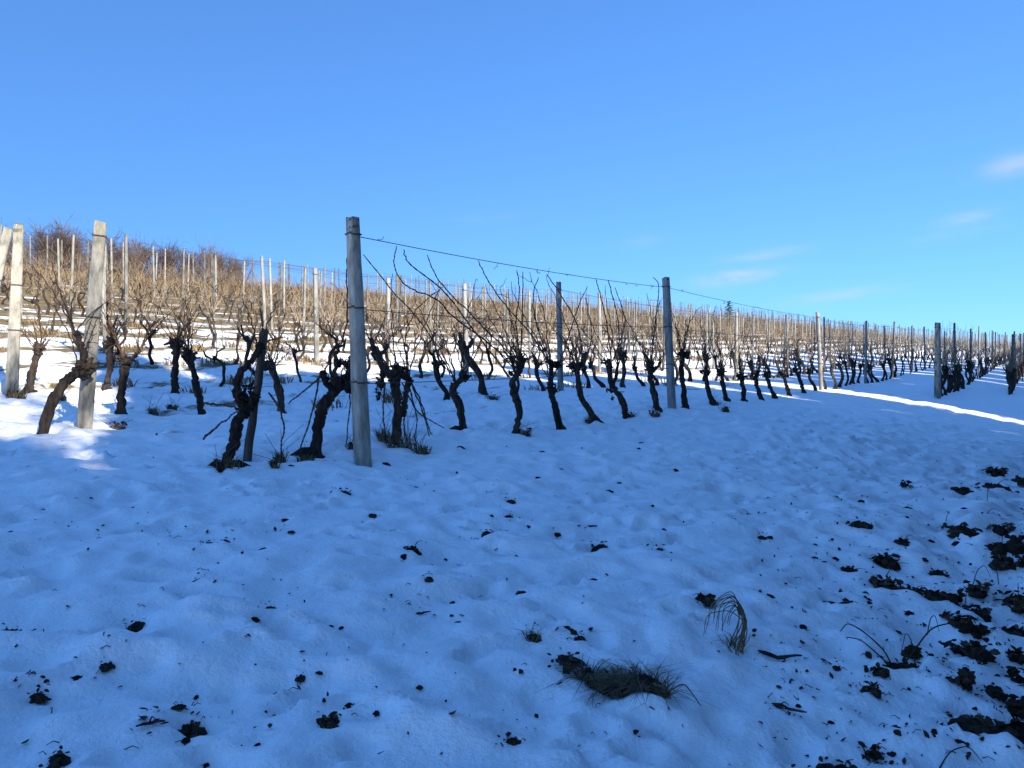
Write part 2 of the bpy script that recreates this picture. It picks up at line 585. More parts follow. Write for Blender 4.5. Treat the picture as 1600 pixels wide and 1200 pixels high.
# ------------------------------------------------------------------ foreground bits: where they lie (photograph columns and rows) and how big
# kind, px, py, width px, depth factor (ry/rx), angle deg, label
BITS = [
    ('clod', 205, 823, 20, .6, 40, 'small dark soil clod in the snow, left of a slightly longer one'),
    ('clod', 263, 832, 30, .45, 25, 'elongated dark soil clod in the snow left of the middle foreground'),
    ('clod', 215, 966, 32, .8, 70, 'round dark hole of thawed earth in the snow at far left'),
    ('clod', 15, 989, 22, .8, 10, 'dark soil clod at the very left edge of the snow'),
    ('clod', 57, 1074, 30, .9, 90, 'dark lump standing in for the shade in a snow hollow near the lower left corner'),  # soil colour standing in for the shade of a bare hollow
    ('clod', 167, 1037, 22, .75, 20, 'small dark clod in the snow above the flat strip of bark'),
    ('clod', 297, 1112, 46, .75, 35, 'largest black earth clod in the lower left snow'),
    ('clod', 279, 1099, 16, .8, 35, 'little dark clod touching the largest black clod at lower left'),
    ('bark', 235, 1134, 42, .3, 30, 'flat dark strip of bark lying beside the largest lower left clod'),
    ('clod', 88, 1183, 34, .6, 10, 'faint clod half buried in snow at the lower left corner'),
    ('leaf', 643, 861, 26, .7, -30, 'curled brown leaf clump in the middle of the snow'),
    ('clod', 669, 915, 16, .6, -20, 'tiny dark clod below the curled leaf clump in mid snow'),
    ('bark', 660, 951, 28, .3, 35, 'thin sliver of bark on the snow above the bent grass'),
    ('clod', 762, 839, 20, .5, 35, 'dark clod in the central snow, lowest of three close together'),
    ('clod', 798, 786, 15, .6, 10, 'dark clod in the central snow, middle one of three close together'),
    ('clod', 795, 813, 14, .5, 30, 'dark clod in the central snow, smallest of three close together'),
    ('bark', 908, 816, 50, .22, -5, 'long flat strip of bark on the snow right of centre'),
    ('bark', 644, 760, 24, .25, -20, 'short stick lying on the snow in front of the tall post'),
    ('clod', 537, 766, 20, .5, 10, 'dark clod on the snow just in front of the tall grey post'),
    ('clod', 583, 809, 16, .5, -20, 'small dark clod between the tall post and the curled leaves'),
    ('clod', 1030, 853, 18, .45, -15, 'small dark clod alone on the snow right of the long bark strip'),
    ('clod', 938, 844, 26, .3, 10, 'faint clod just below the long flat strip of bark'),
    ('clod', 313, 903, 20, .45, 10, 'dark clod halfway up the snow on the left'),
    ('clod', 470, 1053, 18, .8, 80, 'small clod with grass in the lower left of the snow'),
    ('clod', 510, 1121, 38, .7, 20, 'grassy clod in the snow left of the bottom centre'),
    ('clod', 440, 1096, 26, .6, 20, 'dark lump put in for the soft shade of a snow hollow left of the bottom centre'),  # no earth here: dark lump gives the hollow its soft shade
    ('clod', 358, 845, 16, .4, 15, 'small clod between the elongated clod and the mid snow'),
    ('clod', 338, 847, 18, .35, 5, 'flat clod beside a smaller one in the left middle snow'),
    ('clod', 455, 828, 10, .6, 15, 'tiny dark speck of earth in front of the second vine'),
    ('clod', 97, 818, 18, .35, 5, 'thin dark clod on the snow below the left concrete post'),
    ('clod', 422, 947, 12, .5, 15, 'tiny clod alone in the left centre of the snow'),
    ('clod', 800, 1165, 26, .6, 20, 'small clod with a grass stalk at the bottom centre'),
    ('grass', 835, 990, 30, .6, 30, 'small dry grass tuft left of the black earth patch'),
    ('clod', 885, 1018, 44, .75, 60, 'black earth patch just above the matted grass'),
    ('clod', 905, 996, 18, .5, 10, 'small clod at the top of the black earth patch'),
    ('mat', 975, 1062, 138, .38, -16, 'long matted clump of dry grass thawed out of the snow'),
    ('leaf', 1103, 944, 34, 1.3, -60, 'upright dark leaf clump beside the drooping grass'),
    ('droop', 1150, 1010, 40, .8, 0, 'drooping dry grass stems bent over the snow'),
    ('bark', 1215, 1021, 72, .22, -12, 'twisted stick on the snow right of the drooping grass'),
    ('bark', 1232, 1092, 56, .2, -35, 'thin crooked twig on the snow below the twisted stick'),
    ('bark', 1307, 940, 58, .26, 8, 'thick short log lying on the snow by the leaf heaps'),
    ('leaf', 1328, 886, 34, .9, 60, 'dark leaf heap above the short log'),
    ('leaf', 1383, 872, 46, .5, -50, 'long dark leaf heap, upper of a pair on the right bank'),
    ('leaf', 1386, 912, 52, .6, -55, 'broad dark leaf heap, lower of a pair on the right bank'),
    ('leaf', 1424, 922, 34, .5, -50, 'narrow leaf heap just right of the broad one'),
    ('clod', 1345, 831, 38, .35, -10, 'flat dark clod on the snow above the leaf heaps'),
    ('leaf', 1410, 857, 22, .9, 60, 'small round leaf clump at the top of the leaf heaps'),
    ('leaf', 1465, 890, 30, .6, 10, 'scattered brown leaves right of the leaf heaps'),
    ('clod', 1522, 843, 32, .35, 0, 'flat clod on the right bank left of a bigger dark hole'),
    ('clod', 1567, 866, 40, .8, 20, 'dark earth hole near the right edge'),
    ('clod', 1500, 768, 40, .45, -20, 'dark clod with twigs on the upper right bank'),
    ('leaf', 1556, 744, 34, .8, 10, 'tangled leaf clump at the top of the right bank'),
    ('clod', 1548, 767, 24, .5, 0, 'small clod under the tangled leaf clump on the right bank'),
    ('clod', 1535, 787, 28, .5, -20, 'earth clod below the tangled leaf clump on the right bank'),
    ('clod', 1418, 795, 12, .9, 60, 'tiny clod alone on the right side of the snow'),
    ('leaf', 1522, 948, 52, .55, 25, 'wide ragged leaf clump on the right bank'),
    ('clod', 1590, 930, 30, .9, 0, 'black hole of earth at the right edge'),
    ('bramble', 1402, 1052, 30, .8, 0, 'arching bare bramble stems rooted in the right bank'),
    ('leaf', 1520, 1014, 44, .8, 0, 'twiggy dark leaf clump under the bramble arch'),
    ('leaf', 1592, 990, 60, 1.2, 80, 'tall black leaf mass against the right edge'),
    ('leaf', 1362, 1082, 34, .6, -30, 'loose leaves on the snow below the bramble root'),
    ('leaf', 1375, 1060, 24, .6, -30, 'few dark leaves just left of the bramble root'),
    ('clod', 1305, 1037, 14, .7, -60, 'tiny clod halfway between twig and bramble'),
    ('clod', 1552, 1083, 30, .7, -20, 'single dark clod above the lower right corner'),
    ('clod', 1484, 1081, 14, .7, -20, 'tiny dark clod left of the single one above the lower right corner'),
    ('clod', 1512, 1146, 60, .45, -25, 'long black earth bank in the lower right'),
    ('clod', 1514, 1115, 28, .7, -15, 'round clod above the long black earth bank'),
    ('leaf', 1585, 1150, 96, .9, 30, 'large black mass of leaves in the lower right corner'),
    ('leaf', 1312, 1180, 66, .6, 20, 'dark leaf heap at the bottom edge right of centre'),
    ('leaf', 1366, 1165, 26, .9, 60, 'smaller leaf clump beside the heap at the bottom edge'),
    ('clod', 1395, 1195, 30, .6, 0, 'clod cut by the bottom edge right of the leaf heap'),
    ('clod', 1190, 838, 16, .5, -20, 'small dark clod alone in the right middle of the snow'),
    ('clod', 1170, 806, 14, .4, 0, 'faint clod just above a lone dark one in the right middle'),
]
PLACED = []
for kind, px, py, wpx, asp, an, lab in BITS:
    x, y, z = at(px, py)
    r = wpx / F * y * .5
    # the view is flat, so a mark on the ground is deeper than it looks
    DENTS.append((x, y, r * 1.25, max(r * .7, r * 1.25 * min(1.0, asp * 1.3)), math.radians(an), min(.03, .3 * r + .006)))
    PLACED.append((kind, x, y, r, asp, math.radians(an), lab))
# footprints and soft hollows without earth in them
prng = np.random.default_rng(55)
for _ in range(1700):
    x, y = prng.uniform(-7, 9), prng.uniform(2.2, 13)
    if prng.uniform() < .45:
        u = prng.uniform(1, 22)
        x, y = xy_of(u, -2.7 + prng.normal(0, .9))
    s = prng.uniform(.02, .075) if prng.uniform() < .8 else prng.uniform(.07, .11)
    DENTS.append((x, y, s * 1.4, s * .7, prng.uniform(0, 3.1), s * prng.uniform(.4, .8)))
# thaw wells round trunks and posts
for px, py in ((352, 728), (385, 712), (492, 706), (614, 690), (724, 672), (805, 673), (877, 666), (938, 660), (64, 680), (189, 648), (316, 645), (440, 641), (567, 713), (131, 668)):
    x, y, z = at(px, py)
    DENTS.append((x, y, .15, .13, 0, .055))
# three trails of footprints and some old soft pits
for (xa, ya), (xb, yb) in (((-2.6, 3.2), (3.4, 9.2)), ((-.6, 2.6), (5.6, 11.5)), ((1.4, 3.4), (-4.2, 6.6))):
    L = math.hypot(xb - xa, yb - ya)
    an = math.atan2(yb - ya, xb - xa)
    k = 0.0
    side = 1
    while k < L:
        f = k / L
        w = .13 * side + prng.normal(0, .04) + .25 * math.sin(f * 7)
        x, y = xa + (xb - xa) * f - math.sin(an) * w, ya + (yb - ya) * f + math.cos(an) * w
        a2 = an + prng.normal(0, .2)
        DENTS.append((x + math.cos(a2) * .06, y + math.sin(a2) * .06, .075, .05, a2, .05))
        DENTS.append((x - math.cos(a2) * .07, y - math.sin(a2) * .07, .05, .042, a2, .055))
        k += prng.uniform(.5, .72)
        side = -side
for _ in range(70):
    px, py = prng.uniform(0, 1500), 760 + 440 * prng.uniform(0, 1)
    x, y, z = at(px, py)
    q = prng.uniform(.035, .07)
    DENTS.append((x, y, q * 1.3, q, prng.uniform(0, 3), q * .9))
# small unlabelled-by-eye earth crumbs between the bigger ones
CRUMBS = []
for i in range(120):
    if i < 50:
        px, py = prng.uniform(60, 1500), 720 + 460 * prng.uniform(0, 1) ** 1.3
    elif i < 100:
        px, py = prng.uniform(1250, 1598), prng.uniform(740, 1195)
    else:
        px, py = prng.uniform(620, 1500), prng.uniform(690, 800)
    x, y, z = at(px, py)
    CRUMBS.append((x, y, prng.uniform(4, 9) / F * y))
    DENTS.append((x, y, .05, .03, prng.uniform(0, 3), .02))

# ------------------------------------------------------------------ terrain: one sheet
xs = np.concatenate([-np.geomspace(2500, 60, 22), np.arange(-58, -16, 1.2), np.arange(-16, -7, .25), np.arange(-7, 9, .034), np.arange(9, 18, .2),
                     np.arange(18, 70, 1.2), np.geomspace(70, 2500, 26)])
ys = np.concatenate([-np.geomspace(2500, 30, 20), np.arange(-28, 0, 1.4), np.arange(0, 2, .2), np.arange(2, 9, .030), np.arange(9, 15, .06), np.arange(15, 28, .25),
                     np.arange(28, 90, 1.0), np.geomspace(91, 3000, 40)])
GX, GY = np.meshgrid(xs, ys)
GZ = z_snow(GX, GY)
GZ = apply_dents(GX, GY, GZ)
nx, ny = len(xs), len(ys)
tb = MB()
ii = (np.arange(ny - 1)[:, None] * nx + np.arange(nx - 1)[None, :]).ravel()
tb.add(np.stack([GX, GY, GZ], -1).reshape(-1, 3), np.stack([ii, ii + 1, ii + nx + 1, ii + nx], -1))
ground = link('snowy_ground', tb.mesh('snowy_ground', M_SNOW))
tag(ground, 'snow covered vineyard slope with thawed turf under the rows', None, None, 'structure')


def gfin(x, y):
    """height of the finished sheet"""
    i = int(np.clip(np.searchsorted(xs, x) - 1, 0, nx - 2))
    j = int(np.clip(np.searchsorted(ys, y) - 1, 0, ny - 2))
    fx, fy = (x - xs[i]) / (xs[i + 1] - xs[i]), (y - ys[j]) / (ys[j + 1] - ys[j])
    return float(GZ[j, i] * (1 - fx) * (1 - fy) + GZ[j, i + 1] * fx * (1 - fy) + GZ[j + 1, i] * (1 - fx) * fy + GZ[j + 1, i + 1] * fx * fy)


# ------------------------------------------------------------------ concrete posts
def post_mb(h, w0, w1, rng, lean=(0, 0), chips=True):
    """tapered cast post with chamfered edges and slightly broken top; lean = offset of the top"""
    mb = MB()
    n = 12
    V = []
    for j in range(n + 1):
        f = j / n
        w = (w0 + (w1 - w0) * f) * .5
        c = w * .74
        z = -.25 + (h + .25) * f
        fx = max(0, z) / h
        ring = [(-c, -w), (c, -w), (w, -c), (w, c), (c, w), (-c, w), (-w, c), (-w, -c)]
        for a, b in ring:
            jit = rng.uniform(-1, 1, 3) * .0022 if chips else np.zeros(3)
            dz = rng.uniform(-.02, .006) if (j == n and chips) else 0
            V.append((a + lean[0] * fx + jit[0], b + lean[1] * fx + jit[1], z + dz))
    V.append((lean[0], lean[1], h - .004))
    i = np.arange(n)[:, None] * 8
    k = np.arange(8)[None, :]
    Q = np.stack([i + k, i + (k + 1) % 8, i + 8 + (k + 1) % 8, i + 8 + k], -1).reshape(-1, 4)
    kk = np.arange(8)
    T = np.stack([n * 8 + kk, n * 8 + (kk + 1) % 8, np.full(8, (n + 1) * 8)], -1)
    mb.add(np.array(V), Q, T)
    return mb


def tie_mb(w, rng):
    """wire wound twice round a post"""
    mb = MB()
    for k in range(2):
        r = w * .5 + .004
        P = [(r * sx, r * sy, k * .008 + .004 * i) for i, (sx, sy) in enumerate(((-1, -1), (1, -1), (1, 1), (-1, 1), (-1, -1)))]
        mb.tube(P, .003, 5)
    mb.tube([(-w * .5, -w * .5 - .004, 0), (-w * .5 - .03, -w * .5 - .02, .02), (-w * .5 - .05, -w * .5 - .01, .05)], .002, 4)
    return mb


prow = np.random.default_rng(21)
ROWDIR = math.atan2(DU[1], DU[0])
POST_XY = []       # (row, u, h, x, y, z)


def near_post(x, y, h, w0, w1, lean_px, label, cap=True, ties=(.18, .95, 1.42), row=1, u=0.0, turn=None):
    z = gfin(x, y)
    root = link('concrete_post', None, None, (x, y, z))
    root.empty_display_size = .1
    tag(root, label, 'post', 'concrete trellis posts')
    lean = lean_px
    rot = (.70 + prow.uniform(-.08, .08)) if turn is None else turn
    b = link('shaft', post_mb(h, w0, w1, prow, (0, 0)).mesh('shaft', M_CONC if w0 > .125 else M_CONC_GREY, False), root)
    b.rotation_euler = (0, 0, rot)
    sk = math.atan2(lean[0], h), math.atan2(lean[1], h)
    root.rotation_euler = (-sk[1], sk[0], 0)
    if cap:
        m = post_mb(.11, w1 + .003, w1 * .97, prow, (0, 0))
        V = np.vstack(m.v)
        V[:, 2] = np.where(V[:, 2] < 0, 0, V[:, 2])
        m.v = [V]
        c = link('stained_top', m.mesh('stained_top', M_CONC_MOSS, False), root, (0, 0, h - .105))
        c.rotation_euler = (0, 0, rot)
        tag(c, 'dark lichen stained post top')
    for tz in ties:
        w = w1 + (w0 - w1) * tz / h
        t = link('wire_tie', tie_mb(w, prow).mesh('wire_tie', M_WIRE), root, (0, 0, h - tz))
        t.rotation_euler = (0, 0, rot)
    POST_XY.append((row, u, h, x, y, z, lean))
    return root


x, y = on_row(567, 0.0)
u, v = uv_of(x, y)
near_post(x, y, 2.16, .130, .094, (-.09, 0.0), 'tallest grey concrete post with dark top in the shaded front row', True, (.16, .80, 1.45), 1, u)
x, y, z = at(131, 668)
u, v2 = uv_of(x, y)
near_post(x, y, 2.09, .150, .112, (.165, 0.0), 'cream sunlit concrete post with a dark notch, second from the left edge', False, (.15, .95, 1.40), 2, u, .50)
x, y, z = at(18, 617)
u, v3 = uv_of(x, y)
near_post(x, y, 2.10, .150, .105, (.09, 0), 'cream sunlit concrete post nearest the left edge standing upright', True, (.75, 1.3), 3, u, .55)
x, y, z = at(-40, 588)
u, v4 = uv_of(x, y)
near_post(x, y, 2.12, .150, .11, (.50, 0), 'cream concrete post leaning sharply at the left edge', False, (.75, 1.3), 4, u, .45)
for k, (px, lab) in enumerate(((1050, 'dark grey post leaning left, second of the front row'),
                               (1283, 'dark slim post, third of the front row, above the bright snow streak'))):
    x, y = on_row(px, 0.0)
    u, v = uv_of(x, y)
    near_post(x, y, 2.10, .112 if k == 0 else .092, .095 if k == 0 else .078, (-.10, 0), lab, k == 0, (.16, .8, 1.4), 1, u)
for px, vr, r, lab in ((876, 2.9, 2, 'grey post of the second row between the front row\'s first two posts'),
                       (1150, 2.9, 2, 'grey post of the second row right of the leaning dark post'),
                       (729, 5.7, 3, 'slim grey post of the third row right of the tallest post'),
                       (607, 8.4, 4, 'slim grey post seen just right of the tallest post'),
                       (495, 8.4, 4, 'slim pale post of the fourth row left of the tallest post')):
    x, y = on_row(px, vr)
    u, v = uv_of(x, y)
    near_post(x, y, 2.12, .098, .08, (prow.uniform(-.06, .02), 0), lab, False, (.16, .9), r, u)

x, y = on_row(1465, -2.5)
URIGHT, v = uv_of(x, y)
near_post(x, y, 2.08, .15, .12, (0, 0), 'thick dark post at the head of the short shaded row at right', False, (.16, .9), 0, URIGHT)

# the remaining posts: every one a copy of three castings
casts = [post_mb(2.1, .076, .058, prow).mesh('post_casting', M_CONC_GREY, False) for _ in range(3)]
post_specs = []
ALLROWS = [(1, 0.0), (2, 2.9), (3, 5.7)] + [(4 + i, 8.4 + 2.25 * i) for i in range(15)]
ALLROWS_R = [(0, -2.5), (-1, -3.95)]
START_R = {0: URIGHT, -1: 25.0}
for r, v in ALLROWS + ALLROWS_R:
    have = [p[1] for p in POST_XY if p[0] == r]
    u0 = START_R.get(r, -1.0 + .28 * v)
    uend = 150
    ulist = []
    if have and r in (1, 2, 0, 3, 4):
        uc = max(have) + 6.3
        if r >= 3:
            lo = min(h for h in have) + 6.2
            ulist += [] if r == 3 else [lo + 1.0]
    else:
        uc = u0 + prow.uniform(0, 5)
    while uc < uend:
        ulist.append(uc + prow.normal(0, .35))
        uc += prow.uniform(4.4, 5.8)
    for u in ulist:
        if any(abs(u - hh) < 2.2 for hh in have):
            continue
        x, y = xy_of(u, v + prow.normal(0, .05))
        z = float(z_smooth(np.array([x]), np.array([y]))[0])
        ppx, ppy = proj(x, y, z + 1)
        if not (-30 < ppx < 1640) or y > 150:
            continue
        post_specs.append((y, r, u, x, y, z))
post_specs.sort()
pcount = {}
for d, r, u, x, y, z in sorted(post_specs[:286], key=lambda p: (p[1], p[2])):
    z = gfin(x, y)
    o = link('concrete_post', casts[int(prow.integers(3))], None, (x, y, z), .72 + prow.uniform(-.14, .14))
    o.rotation_euler = (prow.normal(0, .022), prow.normal(0, .022), o.rotation_euler[2])
    hs = prow.uniform(.95, 1.12)
    o.scale = (1, 1, hs)
    pcount[r] = pcount.get(r, 0) + 1
    if r < 1:
        lab = 'slim dark post in the shaded %s row at the right edge, %s along' % (('short', 'farther', 'farthest')[-r], ordw(pcount[r]))
        g = 'posts of the shaded rows at right'
    else:
        lab = 'slim concrete post in the %s vine row up the slope, %s from the left' % (ordw(r), ordw(pcount[r]))
        g = 'concrete posts of the %s row' % ordw(r)
    tag(o, lab, 'post', g)
    POST_XY.append((r, u, 2.1 * hs, x, y, z, (0, 0)))
fp = MB()
for d, r, u, x, y, z in post_specs[286:]:
    m = post_mb(2.1 * prow.uniform(.95, 1.12), .076, .058, prow)
    fp.merge(m, None, np.array([x, y, gfin(x, y)]))
if fp.n:
    tag(link('distant_posts', fp.mesh('distant_posts', M_CONC_GREY, False)), 'far mass of thin posts on the skyline at right', 'posts', None, 'stuff')

# ------------------------------------------------------------------ trellis wires
for r, v in ALLROWS + ALLROWS_R[:2]:
    ps = sorted([p for p in POST_XY if p[0] == r], key=lambda p: p[1])
    ps = [p for p in ps if p[4] < (60 if r <= 6 else 75)]
    if r in (2, 3, 4):
        ps = ps[1:]
    if len(ps) < 2:
        continue
    if r == 1:
        levels = ((.16, 'top'), (.80, 'middle'), (1.45, 'lowest'))
    elif r <= 4:
        levels = ((.16, 'top'), (.9, 'lower'))
    else:
        levels = ((.12, 'top'),)
    for drop, nm in levels:
        mb = MB()
        P = []
        for a, b in zip(ps[:-1], ps[1:]):
            pa = np.array([a[3] + a[6][0] * (1 - drop / a[2]), a[4], a[5] + a[2] - drop])
            pb = np.array([b[3] + b[6][0] * (1 - drop / b[2]), b[4], b[5] + b[2] - drop])
            for f in np.linspace(0, 1, 9)[:-1]:
                q = pa + (pb - pa) * f
                q[2] -= (.045 if nm == 'top' else .03) * 4 * f * (1 - f)
                P.append(q)
        P.append(pb)
        P = np.array(P)
        base = P[0].copy()
        mb.tube(P - base, .0038 if r <= 2 else .0030, 4)
        o = link('trellis_wire', mb.mesh('trellis_wire', M_WIRE), None, tuple(base))
        rn = {0: 'short shaded row at right', -1: 'farther shaded row at right'}.get(r, '%s vine row' % (ordw(r) if r > 1 else 'front'))
        if r == 1 and nm == 'top':
            tr_ = np.random.default_rng(8)
            for q in range(26):
                f = tr_.uniform(0, min(26, len(P) - 2))
                k0 = int(f)
                c0 = P[k0] + (P[k0 + 1] - P[k0]) * (f - k0) - base
                tm_ = MB()
                n_ = 14
                an_ = np.linspace(0, tr_.uniform(5, 11), n_)
                L_ = tr_.uniform(.03, .12)
                ax_ = np.linspace(0, 1, n_)[:, None] * np.array([DU[0] * L_ * tr_.choice([-1, 1]), DU[1] * L_ * .5, tr_.uniform(-.08, .03)])[None, :]
                rr_ = .007 + .006 * np.linspace(0, 1, n_)
                tm_.tube(c0 + ax_ + np.stack([rr_ * np.cos(an_), rr_ * np.sin(an_) * .6, rr_ * np.sin(an_)], -1), .0026, 4)
                link('tendril', tm_.mesh('tendril', M_CANE_DARK), o)
        tag(o, '%s thin trellis wire strung along the %s' % (nm, rn), 'wire', 'trellis wires')


# ------------------------------------------------------------------ vines
def cane_path(rng, p0, d0, L, curl, n=9, zig=.006):
    """a cane with a slight zigzag from node to node"""
    p = np.array(p0, float)
    d = np.array(d0, float)
    d /= np.linalg.norm(d)
    P = [p.copy()]
    s = 1
    for i in range(n):
        d = d + np.array(curl) / n + rng.normal(0, .07, 3)
        d /= np.linalg.norm(d)
        p = p + d * L / n
        q = p.copy()
        side = np.cross(d, [.3, .9, .1])
        q += side * zig * s
        s = -s
        P.append(q)
    return np.array(P)


def cane_mb(P, r0, r1, sides=4, nodes=True):
    mb = MB()
    n = len(P)
    rad = np.linspace(r0, r1, n)
    if nodes:
        PP, RR = [P[0]], [rad[0]]
        for i in range(1, n):
            PP += [P[i - 1] + (P[i] - P[i - 1]) * .88, P[i]]
            RR += [rad[i] * .9, rad[i] * 1.45]
        mb.tube(PP, RR, sides)
    else:
        mb.tube(P, rad, sides)
    return mb


def trunk_path(rng, h, lean, n=11):
    t = np.linspace(0, 1, n)
    ph = rng.uniform(0, 6.28, 4)
    wig = .05 * np.sin(t * 5 + ph[0]) + .025 * np.sin(t * 11 + ph[1])
    wig2 = .04 * np.sin(t * 6 + ph[2])
    x = lean[0] * t ** .9 + (wig - wig[0]) * np.clip(t * 3, 0, 1)
    y = lean[1] * t + wig2 - wig2[0]
    z = -.06 + (h + .06) * t
    return np.stack([x, y, z], -1)


def trunk_radii(rng, n, r):
    t = np.linspace(0, 1, n)
    return r * (1 + .85 * np.exp(-t * 8) + .35 * np.exp(-((t - 1) / .13) ** 2) + .06 * rng.normal(0, 1, n) + .10 * np.sin(t * rng.uniform(9, 16) + rng.uniform(0, 6)))


def arms_for(rng, top, r, k, spread=.22, up=.18):
    res = []
    for i in range(k):
        sgn = -1 if i % 2 else 1
        e = top + np.array([sgn * rng.uniform(.3, 1.0) * spread, rng.normal(0, .05), rng.uniform(.3, 1.0) * up])
        m = (top + e) * .5 + rng.normal(0, .025, 3)
        res.append(np.array([top - np.array([0, 0, .04]), m, e, e + np.array([sgn * .015, 0, .04])]))
    return res


def arm_mb(rng, A, r):
    n = 7
    t = np.linspace(0, len(A) - 1, n)
    P = np.stack([np.interp(t, range(len(A)), A[:, i]) for i in range(3)], -1)
    rad = r * np.linspace(1, .62, n) * (1 + .25 * rng.uniform(-1, 1, n))
    rad[-1] *= 1.15
    mb = MB()
    mb.tube(P, rad, 7, .16, True, rng)
    return mb


def knot_mb(rng, c, r):
    """knobbly old head wood: an uneven lump with pruned spurs"""
    mb = MB()
    nu, nv = 10, 7
    V = []
    st = 1 + rng.uniform(-.3, .35, 3)
    for j in range(nv):
        ph = -math.pi / 2 + math.pi * j / (nv - 1)
        for i in range(nu):
            a = 2 * math.pi * i / nu
            q = r * .85 * (1 + .42 * rng.uniform(-1, 1))
            V.append((c[0] + q * st[0] * math.cos(ph) * math.cos(a), c[1] + q * st[1] * math.cos(ph) * math.sin(a), c[2] + q * st[2] * 1.1 * math.sin(ph)))
    i = np.arange(nv - 1)[:, None] * nu
    k = np.arange(nu)[None, :]
    mb.add(V, np.stack([i + k, i + (k + 1) % nu, i + nu + (k + 1) % nu, i + nu + k], -1).reshape(-1, 4))
    if r > .02:
        for q in range(4):
            d = np.array([rng.normal(0, 1), rng.normal(0, .7), rng.uniform(-.3, 1.3)])
            d /= np.linalg.norm(d)
            e = np.asarray(c) + d * r * rng.uniform(1.3, 2.3)
            mb.tube([np.asarray(c), (np.asarray(c) + e) * .5 + rng.normal(0, r * .15, 3), e], [r * .5, r * .34, r * .26], 6, .2, True, rng)
    return mb


def generic_vine(rng, lean_x=0.0, detail=1.0, ncanes=11, clen=(.4, 1.25), rk=1.0):
    """trunk mesh and canes mesh of one vine, x along the row"""
    h = rng.uniform(.42, .70)
    tm, cm = MB(), MB()
    P = trunk_path(rng, h, (lean_x + rng.normal(0, .12), rng.normal(0, .06)))
    r = rng.uniform(.030, .046) * rk
    tm.tube(P, trunk_radii(rng, len(P), r), 9 if detail > .6 else 5, .24, True, rng)
    top = P[-1]
    arms = arms_for(rng, top, r, int(rng.integers(2, 4)))
    if detail > .6:
        tm.merge(knot_mb(rng, top + rng.normal(0, .02, 3), r * 1.5))
    for A in arms:
        tm.merge(arm_mb(rng, A, r * .72))
    for c in range(ncanes):
        A = arms[int(rng.integers(len(arms)))]
        s = A[2] if rng.uniform() < .7 else A[1]
        d = np.array([rng.normal(-.12 * np.sign(lean_x) if lean_x else 0, .38), rng.normal(0, .20), 1.0])
        L = rng.uniform(*clen)
        cp = cane_path(rng, s, d, L, (rng.normal(0, .5), rng.normal(0, .25), rng.normal(-.1, .25)), 7 if detail > .6 else 4, .008)
        cm.tube(cp, np.linspace(.0055 * rk ** .5, .0028 * rk ** .5, len(cp)), 4 if detail > .6 else 3, cap=False)
        if rng.uniform() < .5:
            k = int(rng.integers(2, len(cp) - 1))
            d2 = np.array([rng.normal(0, .8), rng.normal(0, .4), rng.uniform(-.1, .8)])
            lp = cane_path(rng, cp[k], d2, rng.uniform(.15, .4), (0, 0, .2), 3, .006)
            cm.tube(lp, np.linspace(.004, .002, len(lp)), 3, cap=False)
    return tm, cm


vr_rng = np.random.default_rng(99)
VINES = []   # (row, u) of hand-set vines, to leave room


